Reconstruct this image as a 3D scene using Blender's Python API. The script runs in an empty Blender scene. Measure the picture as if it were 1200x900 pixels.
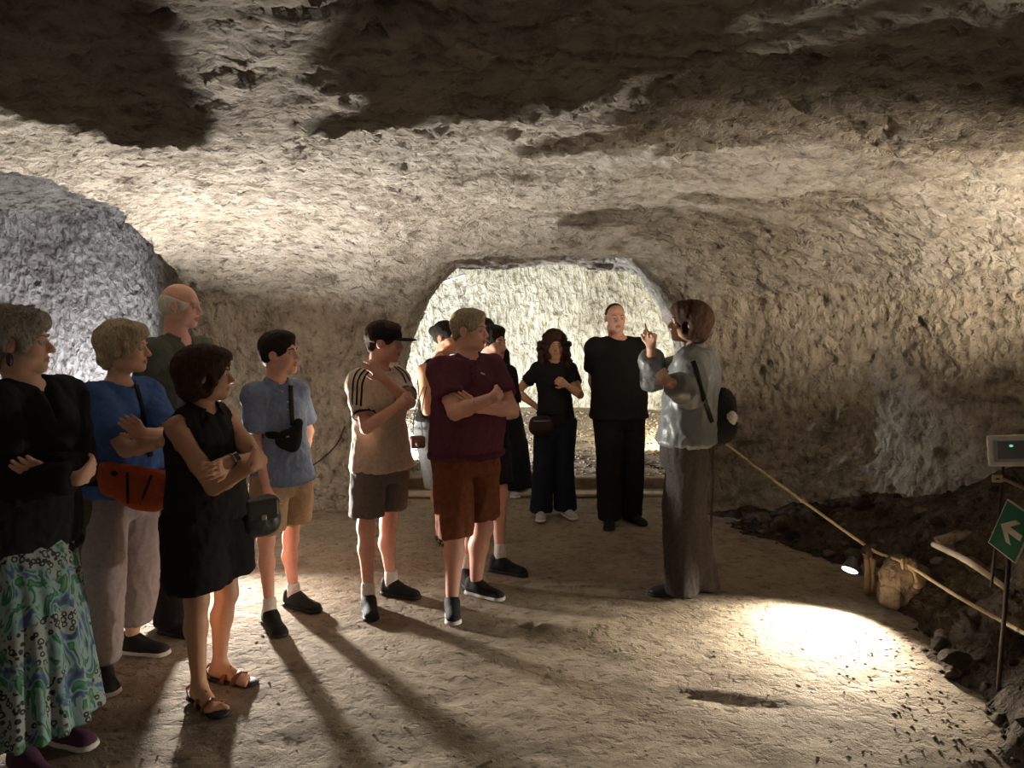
import bpy, bmesh, math, random
import numpy as np
from mathutils import Vector, Matrix
from mathutils.bvhtree import BVHTree

random.seed(7)
scene = bpy.context.scene
COL = scene.collection

# ------------------------------------------------------------------ camera
CAMZ = 1.68
PITCH = math.atan(85 / 850)
cam_data = bpy.data.cameras.new('camera')
cam_data.sensor_fit = 'HORIZONTAL'
cam_data.sensor_width = 36
cam_data.lens = 36 * 850 / 1200
cam_data.clip_start = 0.05
camera = bpy.data.objects.new('camera', cam_data)
camera.location = (0, 0, CAMZ)
camera.rotation_euler = (math.pi / 2 - PITCH, 0, 0)
COL.objects.link(camera)
scene.camera = camera

# ------------------------------------------------------------------ view, world
vs = scene.view_settings
vs.view_transform = 'Standard'
vs.look = 'None'
vs.gamma = 1
vs.use_curve_mapping = False
vs.exposure = -0.08
world = bpy.data.worlds.new('cave_world')
scene.world = world
world.use_nodes = True
bg = world.node_tree.nodes['Background']
bg.inputs[0].default_value = (1.0, 0.80, 0.58, 1)
bg.inputs[1].default_value = 0.03


def lamp(name, kind, loc, target, power, color, **kw):
    d = bpy.data.lights.new(name, kind)
    d.energy = power
    d.color = color
    for k, v in kw.items():
        setattr(d, k, v)
    o = bpy.data.objects.new(name, d)
    o.location = loc
    if target is not None:
        o.rotation_euler = (Vector(target) - Vector(loc)).to_track_quat('-Z', 'Y').to_euler()
    COL.objects.link(o)
    return o


WARM = (1.0, 0.84, 0.62)
NEUT = (1.0, 0.93, 0.82)
COOL = (0.86, 0.91, 1.0)
LAMP_A = (-2.03, 4.95, 0.36)        # floodlight on the ground behind the group
LAMP_B = (1.86, 4.06, 0.30)         # lamp clipped to the rope peg
lamp('flood_behind_group', 'SPOT', LAMP_A, (-1.6, 2.7, 2.5), 900, (1.0, 0.94, 0.86), spot_size=math.radians(168), spot_blend=0.6, shadow_soft_size=0.04)
lamp('flood_spill', 'POINT', (-2.03, 5.06, 0.44), None, 8, (1.0, 0.92, 0.80), shadow_soft_size=0.05)
lamp('rope_peg_lamp', 'SPOT', (1.83, 4.03, 0.27), (1.50, 3.68, 0.0), 640, (1.0, 0.90, 0.74), spot_size=math.radians(132), spot_blend=1.0, shadow_soft_size=0.04)
lamp('far_chamber_left', 'SPOT', (-1.55, 7.75, 0.35), (1.2, 10.0, 1.6), 1500, (0.90, 0.94, 1.0), spot_size=math.radians(165), spot_blend=0.6, shadow_soft_size=0.08)
lamp('far_chamber_right', 'SPOT', (2.05, 7.9, 0.35), (0.6, 10.2, 1.0), 420, (1.0, 0.92, 0.66), spot_size=math.radians(165), spot_blend=0.6, shadow_soft_size=0.08)
lamp('fill_behind_camera', 'SPOT', (0.9, -1.6, 1.5), (-0.5, 4.0, 1.05), 38, (1.0, 0.84, 0.66), spot_size=math.radians(70), spot_blend=0.8, shadow_soft_size=0.3)  # added warm fill for the people's fronts; no lamp stands here
lamp('rubble_uplight', 'SPOT', (2.98, 3.30, 1.22), (2.1, 4.6, 2.75), 270, (1.0, 0.84, 0.64), spot_size=math.radians(118), spot_blend=0.8, shadow_soft_size=0.05)
lamp('left_gallery', 'SPOT', (-4.35, 6.75, 0.45), (-4.9, 7.5, 0.9), 360, (0.86, 0.90, 1.0), spot_size=math.radians(172), spot_blend=0.7, shadow_soft_size=0.06)


# ------------------------------------------------------------------ maths helpers
def ray(u, v):
    """direction through a point of the picture"""
    c, s = math.cos(PITCH), math.sin(PITCH)
    a, b = (u - 600) / 850, (450 - v) / 850
    return Vector((a, c + s * b, -s + c * b))


def at(u, v, y):
    """the world point seen at (u, v) that stands at distance y"""
    d = ray(u, v)
    return Vector((0, 0, CAMZ)) + d * (y / d.y)


def on_floor(u, v, z=0.0):
    d = ray(u, v)
    return Vector((0, 0, CAMZ)) + d * ((z - CAMZ) / d.z)


_rng = np.random.RandomState(3)
_perm = _rng.permutation(256).astype(np.int32)
_perm = np.concatenate([_perm, _perm, _perm])
_g = _rng.normal(size=(256, 3)).astype(np.float32)
_g /= np.linalg.norm(_g, axis=1)[:, None]


def perlin(p):
    """gradient noise of an (n,3) array, about -1..1"""
    p = np.asarray(p, np.float32)
    i = np.floor(p).astype(np.int32)
    f = p - i
    w = f * f * f * (f * (f * 6 - 15) + 10)
    out = 0
    for dx in (0, 1):
        ax = w[:, 0] if dx else 1 - w[:, 0]
        for dy in (0, 1):
            ay = w[:, 1] if dy else 1 - w[:, 1]
            for dz in (0, 1):
                az = w[:, 2] if dz else 1 - w[:, 2]
                h = _perm[_perm[_perm[(i[:, 0] + dx) & 255] + ((i[:, 1] + dy) & 255)] + ((i[:, 2] + dz) & 255)]
                g = _g[h]
                d = g[:, 0] * (f[:, 0] - dx) + g[:, 1] * (f[:, 1] - dy) + g[:, 2] * (f[:, 2] - dz)
                out = out + ax * ay * az * d
    return out * 1.5


def fbm(p, octaves=4, ridged=False, gain=0.5):
    p = np.asarray(p, np.float32)
    a, s, tot = 1.0, 0, 0
    for k in range(octaves):
        n = perlin(p * (2.03 ** k) + 17.3 * k)
        if ridged:
            n = 1 - 2 * np.abs(n)
        s = s + a * n
        tot += a
        a *= gain
    return s / tot


def smin(a, b, k):
    h = np.maximum(k - np.abs(a - b), 0) / k
    return np.minimum(a, b) - h * h * k * 0.25


def smax(a, b, k):
    h = np.maximum(k - np.abs(a - b), 0) / k
    return np.maximum(a, b) + h * h * k * 0.25


def surface_nets(f, origin, h):
    """quad mesh of the zero level of a grid of signed distances (negative inside)"""
    ins = f < 0
    n0, n1, n2 = f.shape
    cnt = np.zeros((n0 - 1, n1 - 1, n2 - 1), np.int8)
    corners = [(i, j, k) for i in (0, 1) for j in (0, 1) for k in (0, 1)]
    for i, j, k in corners:
        cnt += ins[i:n0 - 1 + i, j:n1 - 1 + j, k:n2 - 1 + k]
    act = np.argwhere((cnt > 0) & (cnt < 8))
    if len(act) == 0:
        return np.zeros((0, 3)), np.zeros((0, 4), int)
    idx = np.full(cnt.shape, -1, np.int64)
    idx[act[:, 0], act[:, 1], act[:, 2]] = np.arange(len(act))
    val = {c: f[act[:, 0] + c[0], act[:, 1] + c[1], act[:, 2] + c[2]] for c in corners}
    acc = np.zeros((len(act), 3))
    num = np.zeros(len(act))
    for c in corners:
        for ax in range(3):
            if c[ax] == 0:
                e = list(c); e[ax] = 1; e = tuple(e)
                a, b = val[c], val[e]
                m = (a < 0) != (b < 0)
                t = np.where(m, a / np.where(m, a - b, 1), 0)
                pt = np.array(c, float)[None, :].repeat(len(act), 0)
                pt[:, ax] += t
                acc += pt * m[:, None]
                num += m
    verts = (act + acc / num[:, None]) * h + np.array(origin)
    quads = []
    for ax in range(3):
        sl0 = [slice(None)] * 3; sl1 = [slice(None)] * 3
        sl0[ax] = slice(0, -1); sl1[ax] = slice(1, None)
        a, b = ins[tuple(sl0)], ins[tuple(sl1)]
        e = np.argwhere(a != b)
        o1, o2 = [q for q in range(3) if q != ax]
        e = e[(e[:, o1] > 0) & (e[:, o2] > 0) & (e[:, o1] < f.shape[o1] - 1) & (e[:, o2] < f.shape[o2] - 1)]
        flip = a[e[:, 0], e[:, 1], e[:, 2]]
        if ax == 1:
            flip = ~flip
        q = []
        for d1, d2 in ((0, 0), (1, 0), (1, 1), (0, 1)):
            c = e.copy(); c[:, o1] -= d1; c[:, o2] -= d2
            q.append(idx[c[:, 0], c[:, 1], c[:, 2]])
        q = np.stack(q, 1)
        q[~flip] = q[~flip][:, ::-1]
        quads.append(q)
    quads = np.concatenate(quads)
    return verts, quads


def mesh_from(name, verts, faces, mats=None, parent=None, smooth=True, loc=None):
    me = bpy.data.meshes.new(name)
    verts = np.asarray(verts, np.float32)
    if loc is not None:
        verts = verts - np.array(loc, np.float32)
    if isinstance(faces, np.ndarray):
        n = len(faces); k = faces.shape[1]
        me.vertices.add(len(verts)); me.vertices.foreach_set('co', verts.ravel())
        me.loops.add(n * k); me.loops.foreach_set('vertex_index', faces.astype(np.int32).ravel())
        me.polygons.add(n); me.polygons.foreach_set('loop_start', np.arange(0, n * k, k, dtype=np.int32))
        me.update(calc_edges=True)
    else:
        me.from_pydata([tuple(map(float, q)) for q in verts], [], [tuple(int(i) for i in q) for q in faces])
    if smooth:
        me.polygons.foreach_set('use_smooth', np.ones(len(me.polygons), bool))
    o = bpy.data.objects.new(name, me)
    for m in (mats or []):
        me.materials.append(m)
    COL.objects.link(o)
    if parent is not None:
        o.parent = parent
    return o


def tag(o, label=None, cat=None, group=None, kind=None):
    if label: o['label'] = label
    if cat: o['category'] = cat
    if group: o['group'] = group
    if kind: o['kind'] = kind
    return o


# ------------------------------------------------------------------ materials
def new_mat(name):
    m = bpy.data.materials.new(name)
    m.use_nodes = True
    nt = m.node_tree
    return m, nt, nt.nodes['Principled BSDF']


def N(nt, typ, **kw):
    n = nt.nodes.new(typ)
    for k, v in kw.items():
        if k in n.inputs:
            n.inputs[k].default_value = v
        else:
            setattr(n, k, v)
    return n


def ramp(nt, src, stops):
    r = nt.nodes.new('ShaderNodeValToRGB')
    e = r.color_ramp.elements
    while len(e) < len(stops):
        e.new(0.5)
    for el, (p, c) in zip(e, stops):
        el.position = p
        el.color = (c[0], c[1], c[2], 1) if hasattr(c, '__len__') else (c, c, c, 1)
    nt.links.new(src, r.inputs[0])
    return r


def rock_material(name, light, mid, dark, stretch=(1, 1, 1), rot=(0, 0, 0), rot2=(0, 0, 1.2), bump=1.0, scale=1.0, chisel=1.0, cell=9.0):
    m, nt, b = new_mat(name)
    L = nt.links.new
    tc = N(nt, 'ShaderNodeTexCoord')
    warp = N(nt, 'ShaderNodeTexNoise', Scale=3.0 * scale, Detail=3.0)
    L(tc.outputs['Object'], warp.inputs['Vector'])
    wm = N(nt, 'ShaderNodeVectorMath', operation='MULTIPLY_ADD')
    wm.inputs[1].default_value = (0.10, 0.10, 0.10)
    L(warp.outputs[1], wm.inputs[0]); L(tc.outputs['Object'], wm.inputs[2])

    def strokes(r, sc):
        mp = N(nt, 'ShaderNodeMapping')
        mp.inputs['Rotation'].default_value = r
        mp.inputs['Scale'].default_value = (stretch[0], stretch[1], stretch[2])
        L(wm.outputs[0], mp.inputs[0])
        v = N(nt, 'ShaderNodeTexVoronoi', Scale=sc * scale, Randomness=1.0)
        L(mp.outputs[0], v.inputs['Vector'])
        return v.outputs[0], mp
    mp = N(nt, 'ShaderNodeMapping')
    mp.inputs['Scale'].default_value = tuple(q ** 0.45 for q in stretch)
    L(wm.outputs[0], mp.inputs[0])
    s1, _ = strokes(rot, cell)
    s2, _ = strokes(rot2, cell * 1.25)
    s3, _ = strokes((rot[0] + 0.5, rot[1], rot[2] + 0.6), cell * 2.6)
    pick = N(nt, 'ShaderNodeTexNoise', Scale=2.6 * scale, Detail=2.0)
    L(tc.outputs['Object'], pick.inputs['Vector'])
    pk = N(nt, 'ShaderNodeMapRange'); pk.inputs[1].default_value = 0.46; pk.inputs[2].default_value = 0.54
    L(pick.outputs[0], pk.inputs[0])
    mixs = N(nt, 'ShaderNodeMix', data_type='FLOAT')
    L(pk.outputs[0], mixs.inputs[0]); L(s1, mixs.inputs[2]); L(s2, mixs.inputs[3])
    big = N(nt, 'ShaderNodeTexNoise', Scale=1.3 * scale, Detail=4.0, Roughness=0.6)
    L(tc.outputs['Object'], big.inputs['Vector'])
    med = N(nt, 'ShaderNodeTexNoise', Scale=9.0 * scale, Detail=9.0, Roughness=0.70, Distortion=0.2)
    L(mp.outputs[0], med.inputs['Vector'])
    fine = N(nt, 'ShaderNodeTexNoise', Scale=42.0 * scale, Detail=5.0, Roughness=0.65)
    L(wm.outputs[0], fine.inputs['Vector'])
    pitc = N(nt, 'ShaderNodeTexNoise', Scale=17.0 * scale, Detail=5.0, Roughness=0.6)
    L(mp.outputs[0], pitc.inputs['Vector'])
    c1 = ramp(nt, big.outputs[0], [(0.36, dark), (0.5, mid), (0.64, light)])
    c2 = ramp(nt, med.outputs[0], [(0.36, dark), (0.47, mid), (0.60, light)])
    mx = N(nt, 'ShaderNodeMix', data_type='RGBA'); mx.inputs[0].default_value = 0.6
    L(c1.outputs[0], mx.inputs[6]); L(c2.outputs[0], mx.inputs[7])
    mul = N(nt, 'ShaderNodeMix', data_type='RGBA', blend_type='MULTIPLY'); mul.inputs[0].default_value = 0.75
    L(mx.outputs[2], mul.inputs[6])
    g = ramp(nt, pitc.outputs[0], [(0.30, 0.28), (0.42, 0.95), (1.0, 1.0)])
    L(g.outputs[0], mul.inputs[7])
    L(mul.outputs[2], b.inputs['Base Color'])
    b.inputs['Roughness'].default_value = 0.93
    b.inputs['Specular IOR Level'].default_value = 0.2

    def madd(a, wa, prev=None):
        n = N(nt, 'ShaderNodeMath', operation='MULTIPLY_ADD')
        n.inputs[1].default_value = wa
        L(a, n.inputs[0])
        if prev is not None:
            L(prev, n.inputs[2])
        else:
            n.inputs[2].default_value = 0
        return n.outputs[0]
    pit = N(nt, 'ShaderNodeTexNoise', Scale=17.0 * scale, Detail=3.0, Roughness=0.55)
    L(mp.outputs[0], pit.inputs['Vector'])
    pr = N(nt, 'ShaderNodeMapRange'); pr.inputs[1].default_value = 0.34; pr.inputs[2].default_value = 0.47
    L(pit.outputs[0], pr.inputs[0])
    h = madd(med.outputs[0], 0.115)
    h = madd(mixs.outputs[0], 0.060 * chisel, h)
    h = madd(s3, 0.022 * chisel, h)
    h = madd(pr.outputs[0], 0.028, h)
    h = madd(fine.outputs[0], 0.014, h)
    bp = N(nt, 'ShaderNodeBump'); bp.inputs['Strength'].default_value = 1.0
    bp.inputs['Distance'].default_value = bump
    L(h, bp.inputs['Height'])
    L(bp.outputs[0], b.inputs['Normal'])
    return m


def plain(name, color, rough=0.7, metal=0.0, bump=0.0, bscale=60, vary=0.15, spec=0.3, weave=False, sheen=0.0):
    m, nt, b = new_mat(name)
    L = nt.links.new
    tc = N(nt, 'ShaderNodeTexCoord')
    n = N(nt, 'ShaderNodeTexNoise', Scale=bscale * 0.25, Detail=5.0, Roughness=0.6)
    L(tc.outputs['Object'], n.inputs['Vector'])
    lo = tuple(c * (1 - vary) for c in color)
    hi = tuple(min(1, c * (1 + vary)) for c in color)
    r = ramp(nt, n.outputs[0], [(0.3, lo), (0.7, hi)])
    L(r.outputs[0], b.inputs['Base Color'])
    b.inputs['Roughness'].default_value = rough
    b.inputs['Metallic'].default_value = metal
    b.inputs['Specular IOR Level'].default_value = spec
    if sheen:
        b.inputs['Sheen Weight'].default_value = sheen
    if bump:
        n2 = N(nt, 'ShaderNodeTexNoise', Scale=bscale, Detail=3.0)
        L(tc.outputs['Object'], n2.inputs['Vector'])
        bp = N(nt, 'ShaderNodeBump'); bp.inputs['Distance'].default_value = bump
        L(n2.outputs[0], bp.inputs['Height'])
        L(bp.outputs[0], b.inputs['Normal'])
    return m


M_ROOF = rock_material('tuff_ceiling', (0.62, 0.57, 0.50), (0.44, 0.39, 0.32), (0.16, 0.13, 0.10), stretch=(0.60, 1.5, 1.3), rot=(0, 0, 0.12), rot2=(0, 0, -0.45), bump=1.15, cell=7, chisel=0.7)
M_WALL = rock_material('tuff_wall', (0.58, 0.52, 0.42), (0.42, 0.36, 0.28), (0.18, 0.145, 0.11), stretch=(1.1, 1.1, 0.6), rot=(0.5, 0.5, 0.5), rot2=(-0.6, -0.5, 0.2), bump=0.8, cell=10)
M_FAR = rock_material('chiselled_pale_tuff', (0.72, 0.68, 0.57), (0.56, 0.52, 0.41), (0.24, 0.21, 0.15), stretch=(1.5, 1.2, 0.5), rot=(0.0, 0.9, 0.0), rot2=(0.0, -0.6, 0.0), bump=1.5, cell=8, chisel=1.6)
M_GAL = rock_material('gallery_tuff', (0.60, 0.56, 0.52), (0.42, 0.38, 0.34), (0.15, 0.12, 0.10), stretch=(1.4, 1.1, 0.55), rot=(0.0, -0.7, 0.3), rot2=(0.2, 0.5, 0.3), bump=1.4, cell=9, chisel=1.4)
M_FLOOR = rock_material('trodden_earth', (0.37, 0.305, 0.225), (0.285, 0.228, 0.162), (0.17, 0.13, 0.09), stretch=(0.8, 1.0, 1.0), bump=0.28, scale=1.2, chisel=0.25)
M_RUBBLE = rock_material('dark_rubble', (0.15, 0.115, 0.080), (0.085, 0.063, 0.044), (0.04, 0.028, 0.02), bump=0.7, scale=1.6)
M_STONE = rock_material('loose_stone', (0.34, 0.27, 0.20), (0.20, 0.155, 0.11), (0.09, 0.07, 0.05), bump=0.15, scale=1.2, chisel=0.3)


# ------------------------------------------------------------------ the cave
def poly_sdf(X, Y, pts):
    d = np.full(X.shape, 1e9)
    s = np.ones(X.shape)
    n = len(pts)
    for i in range(n):
        ax, ay = pts[i]; bx, by = pts[i - 1]
        ex, ey = bx - ax, by - ay
        wx, wy = X - ax, Y - ay
        t = np.clip((wx * ex + wy * ey) / (ex * ex + ey * ey), 0, 1)
        d = np.minimum(d, (wx - ex * t) ** 2 + (wy - ey * t) ** 2)
        c1, c2, c3 = Y >= ay, Y < by, ex * wy > ey * wx
        s = np.where((c1 & c2 & c3) | (~c1 & ~c2 & ~c3), -s, s)
    return s * np.sqrt(d)


MAIN = [(-2.75, 6.0), (-0.6, 6.05), (1.2, 6.0), (1.9, 5.85), (2.65, 5.35), (3.2, 4.5), (3.6, 3.3), (3.7, 1.5), (3.4, -3.2), (-3.9, -3.2), (-4.0, 3.6), (-3.1, 5.2)]
ARCH = [(-0.90, 5.4), (-1.02, 7.1), (1.62, 7.1), (1.42, 5.4)]
FAR = [(-3.2, 6.72), (-3.0, 9.4), (-1.0, 10.15), (1.6, 10.1), (3.3, 9.2), (3.5, 6.72)]
GALLERY = [(-7.0, 1.6), (-3.3, 1.6), (-2.85, 3.8), (-2.60, 4.8), (-2.78, 6.05), (-3.35, 7.0), (-4.1, 7.9), (-5.4, 7.8), (-7.0, 6.6)]


def build_cave():
    h = 0.077
    x = np.arange(-7.4, 4.2, h); y = np.arange(-2.4, 10.7, h); z = np.arange(-0.35, 3.75, h)
    X, Y = np.meshgrid(x, y, indexing='ij')
    P2 = np.stack([X.ravel(), Y.ravel(), np.zeros(X.size)], 1)
    lump = fbm(P2 * 0.55, 3).reshape(X.shape)
    edge = fbm(P2 * 1.1 + 40, 3).reshape(X.shape)

    def room(pts, C, k, off=0.0, er=0.10, lean=0.0):
        d2 = poly_sdf(X, Y, pts) + edge * er + off
        Z = z[None, None, :]
        dd = d2[:, :, None] + lean * np.maximum(0, Z - 1.0)
        return smax(dd, Z - C[:, :, None], k)
    Cm = 2.46 - 0.012 * (Y - 2) ** 2 + lump * 0.10 - 0.10 * np.clip((X - 1.0) / 2, 0, 1) - 0.04 * np.clip(-X / 2, 0, 1)
    f = room(MAIN, np.clip(Cm, 2.1, 2.7), 0.9, lean=0.10)
    f = smin(f, room(ARCH, 2.56 + lump * 0.03, 2.0, er=0.05), 0.22)
    f = smin(f, room(FAR, 3.55 + lump * 0.1, 1.0, er=0.05), 0.15)
    f = smin(f, room(GALLERY, 3.05 + lump * 0.1, 0.7, er=0.12), 0.12)
    f = f.astype(np.float32)
    v, q = surface_nets(f, (x[0], y[0], z[0]), h)
    cz = v[q].mean(1)
    q = q[(cz[:, 2] > -0.28)]
    # two rounds of subdivision through the modifier
    tmp = mesh_from('tmp', v, q)
    md = tmp.modifiers.new('s', 'SUBSURF'); md.levels = 2; md.render_levels = 2
    dg = bpy.context.evaluated_depsgraph_get()
    ev = tmp.evaluated_get(dg); me = ev.to_mesh()
    n = len(me.vertices)
    co = np.empty(n * 3, np.float32); me.vertices.foreach_get('co', co); co = co.reshape(-1, 3)
    no = np.empty(n * 3, np.float32); me.vertices.foreach_get('normal', no); no = no.reshape(-1, 3)
    fq = np.empty(len(me.loops), np.int32); me.loops.foreach_get('vertex_index', fq); fq = fq.reshape(-1, 4)
    ev.to_mesh_clear()
    bpy.data.objects.remove(tmp)
    # normals of surface_nets look out of the air; relief is pushed along them
    up = np.clip(no[:, 2], 0, 1)[:, None]                       # 1 on ceilings
    st_c = co * np.array([0.55, 1.5, 1.2])
    st_w = co @ np.array([[1.0, 0.2, 0.5], [-0.2, 1.0, 0.1], [-0.6, 0, 0.9]])
    r1 = fbm(st_c * 2.6, 4, True)[:, None] * up + fbm(st_w * 2.0, 4, True)[:, None] * (1 - up)
    r2 = fbm(st_c * 8.5 + 9, 3, True)[:, None] * up + fbm(st_w * 8.0 + 5, 3, True)[:, None] * (1 - up)
    lay = fbm(co * np.array([0.5, 1.6, 6.0]) + 31, 3)[:, None]
    pit = np.clip(fbm(co * np.array([4.0, 7.0, 6.0]) + 71, 2) - 0.30, 0, 1)[:, None]
    r3 = fbm(co * 22 + 3, 2)[:, None]
    near = np.clip((8.0 - co[:, 1:2]) / 4.0, 0.7, 1)
    disp = (r1 * 0.045 + r2 * 0.042 + lay * 0.040 * up + pit * 0.28 + r3 * 0.022) * near
    co = co + no * disp
    c = co[fq].mean(1)
    nz = no[fq, 2].mean(1)
    roof = (nz > 0.45) & (c[:, 2] > 1.45)
    far = ~roof & (c[:, 1] > 6.80) & (c[:, 0] > -3.3)
    gal = ~roof & (c[:, 0] < -2.8 - 0.12 * np.clip(c[:, 1] - 5.8, 0, 9) * 4) & ~far
    right = ~roof & ~far & (c[:, 0] > 1.25)
    mid = ~roof & ~far & ~gal & ~right
    for name, sel, mat in (('ceiling', roof, M_ROOF), ('wall_back', far, M_FAR), ('wall_left', gal, M_GAL), ('wall_right', right, M_WALL), ('wall_front', mid, M_WALL)):
        fs = fq[sel]
        if not len(fs):
            continue
        used, inv = np.unique(fs.ravel(), return_inverse=True)
        o = mesh_from(name, co[used], inv.reshape(-1, 4), [mat])
        tag(o, kind='structure')


build_cave()


# ------------------------------------------------------------------ floor
def bank_height(X, Y):
    """rubble slope on the right: rises away from a foot line"""
    foot = np.interp(Y, [0.0, 2.2, 3.0, 3.7, 4.2, 4.7, 5.4, 6.2], [1.5, 1.75, 1.95, 2.12, 2.22, 2.15, 1.75, 1.5])
    d = X - foot - 0.04 * np.sin(Y * 9.0) - 0.025 * np.sin(Y * 23.0 + 1) - 0.05
    slope = np.interp(Y, [0, 3.0, 4.0, 4.8, 5.6], [0.9, 0.9, 0.85, 0.5, 0.25])
    return np.where(d > 0, slope * d * np.clip(0.35 + d * 1.3, 0, 1) + 0.06 * np.clip(d / 0.15, 0, 1) * (Y < 4.7), slope * 0 + d * 0.4)


def floor_z(X, Y):
    P = np.stack([X.ravel(), Y.ravel(), np.zeros(X.size)], 1)
    z = fbm(P * 1.2, 3).reshape(X.shape) * 0.022 + fbm(P * np.array([3.2, 6.5, 1]) + 8, 3, True).reshape(X.shape) * 0.008
    z += fbm(P * 16 + 2, 2).reshape(X.shape) * 0.003
    z = z - 0.008

    def dip(cx, cy, rx, ry, depth, ang=0.0):
        c, s = math.cos(ang), math.sin(ang)
        u = ((X - cx) * c + (Y - cy) * s) / rx; w = (-(X - cx) * s + (Y - cy) * c) / ry
        return -depth * np.exp(-(u * u + w * w))
    nz = 0.55 + 1.3 * np.clip(fbm(P * 14 + 5, 2).reshape(X.shape) + 0.3, 0, 1)
    z += nz * dip(1.04, 2.97, 0.16, 0.05, 0.013, -0.28) + nz * dip(0.84, 3.05, 0.10, 0.035, 0.012, -0.1)
    z += dip(0.98, 3.05, 0.24, 0.03, -0.012, -0.28)
    z += dip(0.28, 3.72, 0.33, 0.12, -0.035, 0.1) + dip(0.10, 3.76, 0.05, 0.04, 0.035)
    # far chamber floor: a trodden sill and a gravel bed that climbs to the back wall
    z += 0.03 * np.clip((Y - 6.15) / 0.1, 0, 1) + 0.07 * np.clip((Y - 6.75) / 0.08, 0, 1) + 0.075 * np.clip(Y - 7.0, 0, 4)
    return z


def build_floor():
    h = 0.031
    x = np.arange(-6.8, 3.9, h); y = np.arange(0.2, 10.6, h)
    X, Y = np.meshgrid(x, y, indexing='ij')
    Z = floor_z(X, Y)
    n0, n1 = X.shape
    idx = np.arange(n0 * n1).reshape(n0, n1)
    q = np.stack([idx[:-1, :-1], idx[1:, :-1], idx[1:, 1:], idx[:-1, 1:]], -1).reshape(-1, 4)
    co = np.stack([X.ravel(), Y.ravel(), Z.ravel()], 1)
    o = mesh_from('floor', co, q, [M_FLOOR])
    tag(o, kind='structure')
    # the bank
    x = np.arange(1.4, 4.0, 0.022); y = np.arange(0.3, 6.1, 0.022)
    X, Y = np.meshgrid(x, y, indexing='ij')
    P = np.stack([X.ravel(), Y.ravel(), np.zeros(X.size)], 1)
    B = bank_height(X, Y)
    lumps = fbm(P * 4.0, 3, True).reshape(X.shape) * 0.05 + fbm(P * 13, 3, True).reshape(X.shape) * 0.022
    Z = B + lumps * np.clip(B / 0.12 + 0.3, 0, 1) - 0.02
    n0, n1 = X.shape
    idx = np.arange(n0 * n1).reshape(n0, n1)
    q = np.stack([idx[:-1, :-1], idx[1:, :-1], idx[1:, 1:], idx[:-1, 1:]], -1).reshape(-1, 4)
    zq = Z.ravel()[q].max(1)
    q = q[zq > -0.05]
    bank = mesh_from('rubble_bank', np.stack([X.ravel(), Y.ravel(), Z.ravel()], 1), q, [M_RUBBLE])
    tag(bank, kind='structure')
    return bank


BANK = build_floor()


def bank_z(x, y):
    return float(bank_height(np.array([x]), np.array([y]))[0])


# ------------------------------------------------------------------ rounded-solid modeller
class Cone:
    """tapered round limb from a to b; flat=True ends it with a straight cut at b"""
    def __init__(s, a, b, ra, rb, k=0.02, op='u', flat=False, sq=None):
        s.a, s.b = np.array(a, float), np.array(b, float)
        s.ra, s.rb, s.k, s.op, s.flat, s.sq = ra, rb, k, op, flat, sq

    def box(s):
        r = max(s.ra, s.rb)
        return np.minimum(s.a, s.b) - r, np.maximum(s.a, s.b) + r

    def ev(s, p):
        q, a, b = p, s.a, s.b
        ab = b - a
        t = ((q - a) @ ab) / max(ab @ ab, 1e-9)
        tc = np.clip(t, 0, 1)
        w = q - a - tc[..., None] * ab
        if s.sq is not None:                                 # flattened along a direction
            n, f = s.sq
            w = w + (w @ n)[..., None] * n * (1 / f - 1)
        d = np.linalg.norm(w, axis=-1) - (s.ra + (s.rb - s.ra) * tc)
        if s.flat:
            d = np.maximum(d, (t - 1) * np.linalg.norm(ab))
        return d


class Ell:
    def __init__(s, c, r, R=None, k=0.02, op='u'):
        s.c, s.r = np.array(c, float), np.array(r, float)
        s.R = np.eye(3) if R is None else np.array(R, float)  # rows: own axes in the world
        s.k, s.op = k, op

    def box(s):
        e = np.sqrt(((s.R * s.r[:, None]) ** 2).sum(0))
        return s.c - e, s.c + e

    def ev(s, p):
        q = (p - s.c) @ s.R.T
        k0 = np.linalg.norm(q / s.r, axis=-1)
        k1 = np.linalg.norm(q / s.r ** 2, axis=-1)
        return k0 * (k0 - 1) / np.maximum(k1, 1e-6)


class Box:
    def __init__(s, c, r, R=None, k=0.005, op='u', rnd=0.004):
        s.c, s.r = np.array(c, float), np.array(r, float)
        s.R = np.eye(3) if R is None else np.array(R, float)
        s.k, s.op, s.rnd = k, op, rnd

    def box(s):
        e = (np.abs(s.R) * s.r[:, None]).sum(0)
        return s.c - e, s.c + e

    def ev(s, p):
        q = np.abs((p - s.c) @ s.R.T) - (s.r - s.rnd)
        return np.linalg.norm(np.maximum(q, 0), axis=-1) + np.minimum(q.max(-1), 0) - s.rnd


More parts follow.
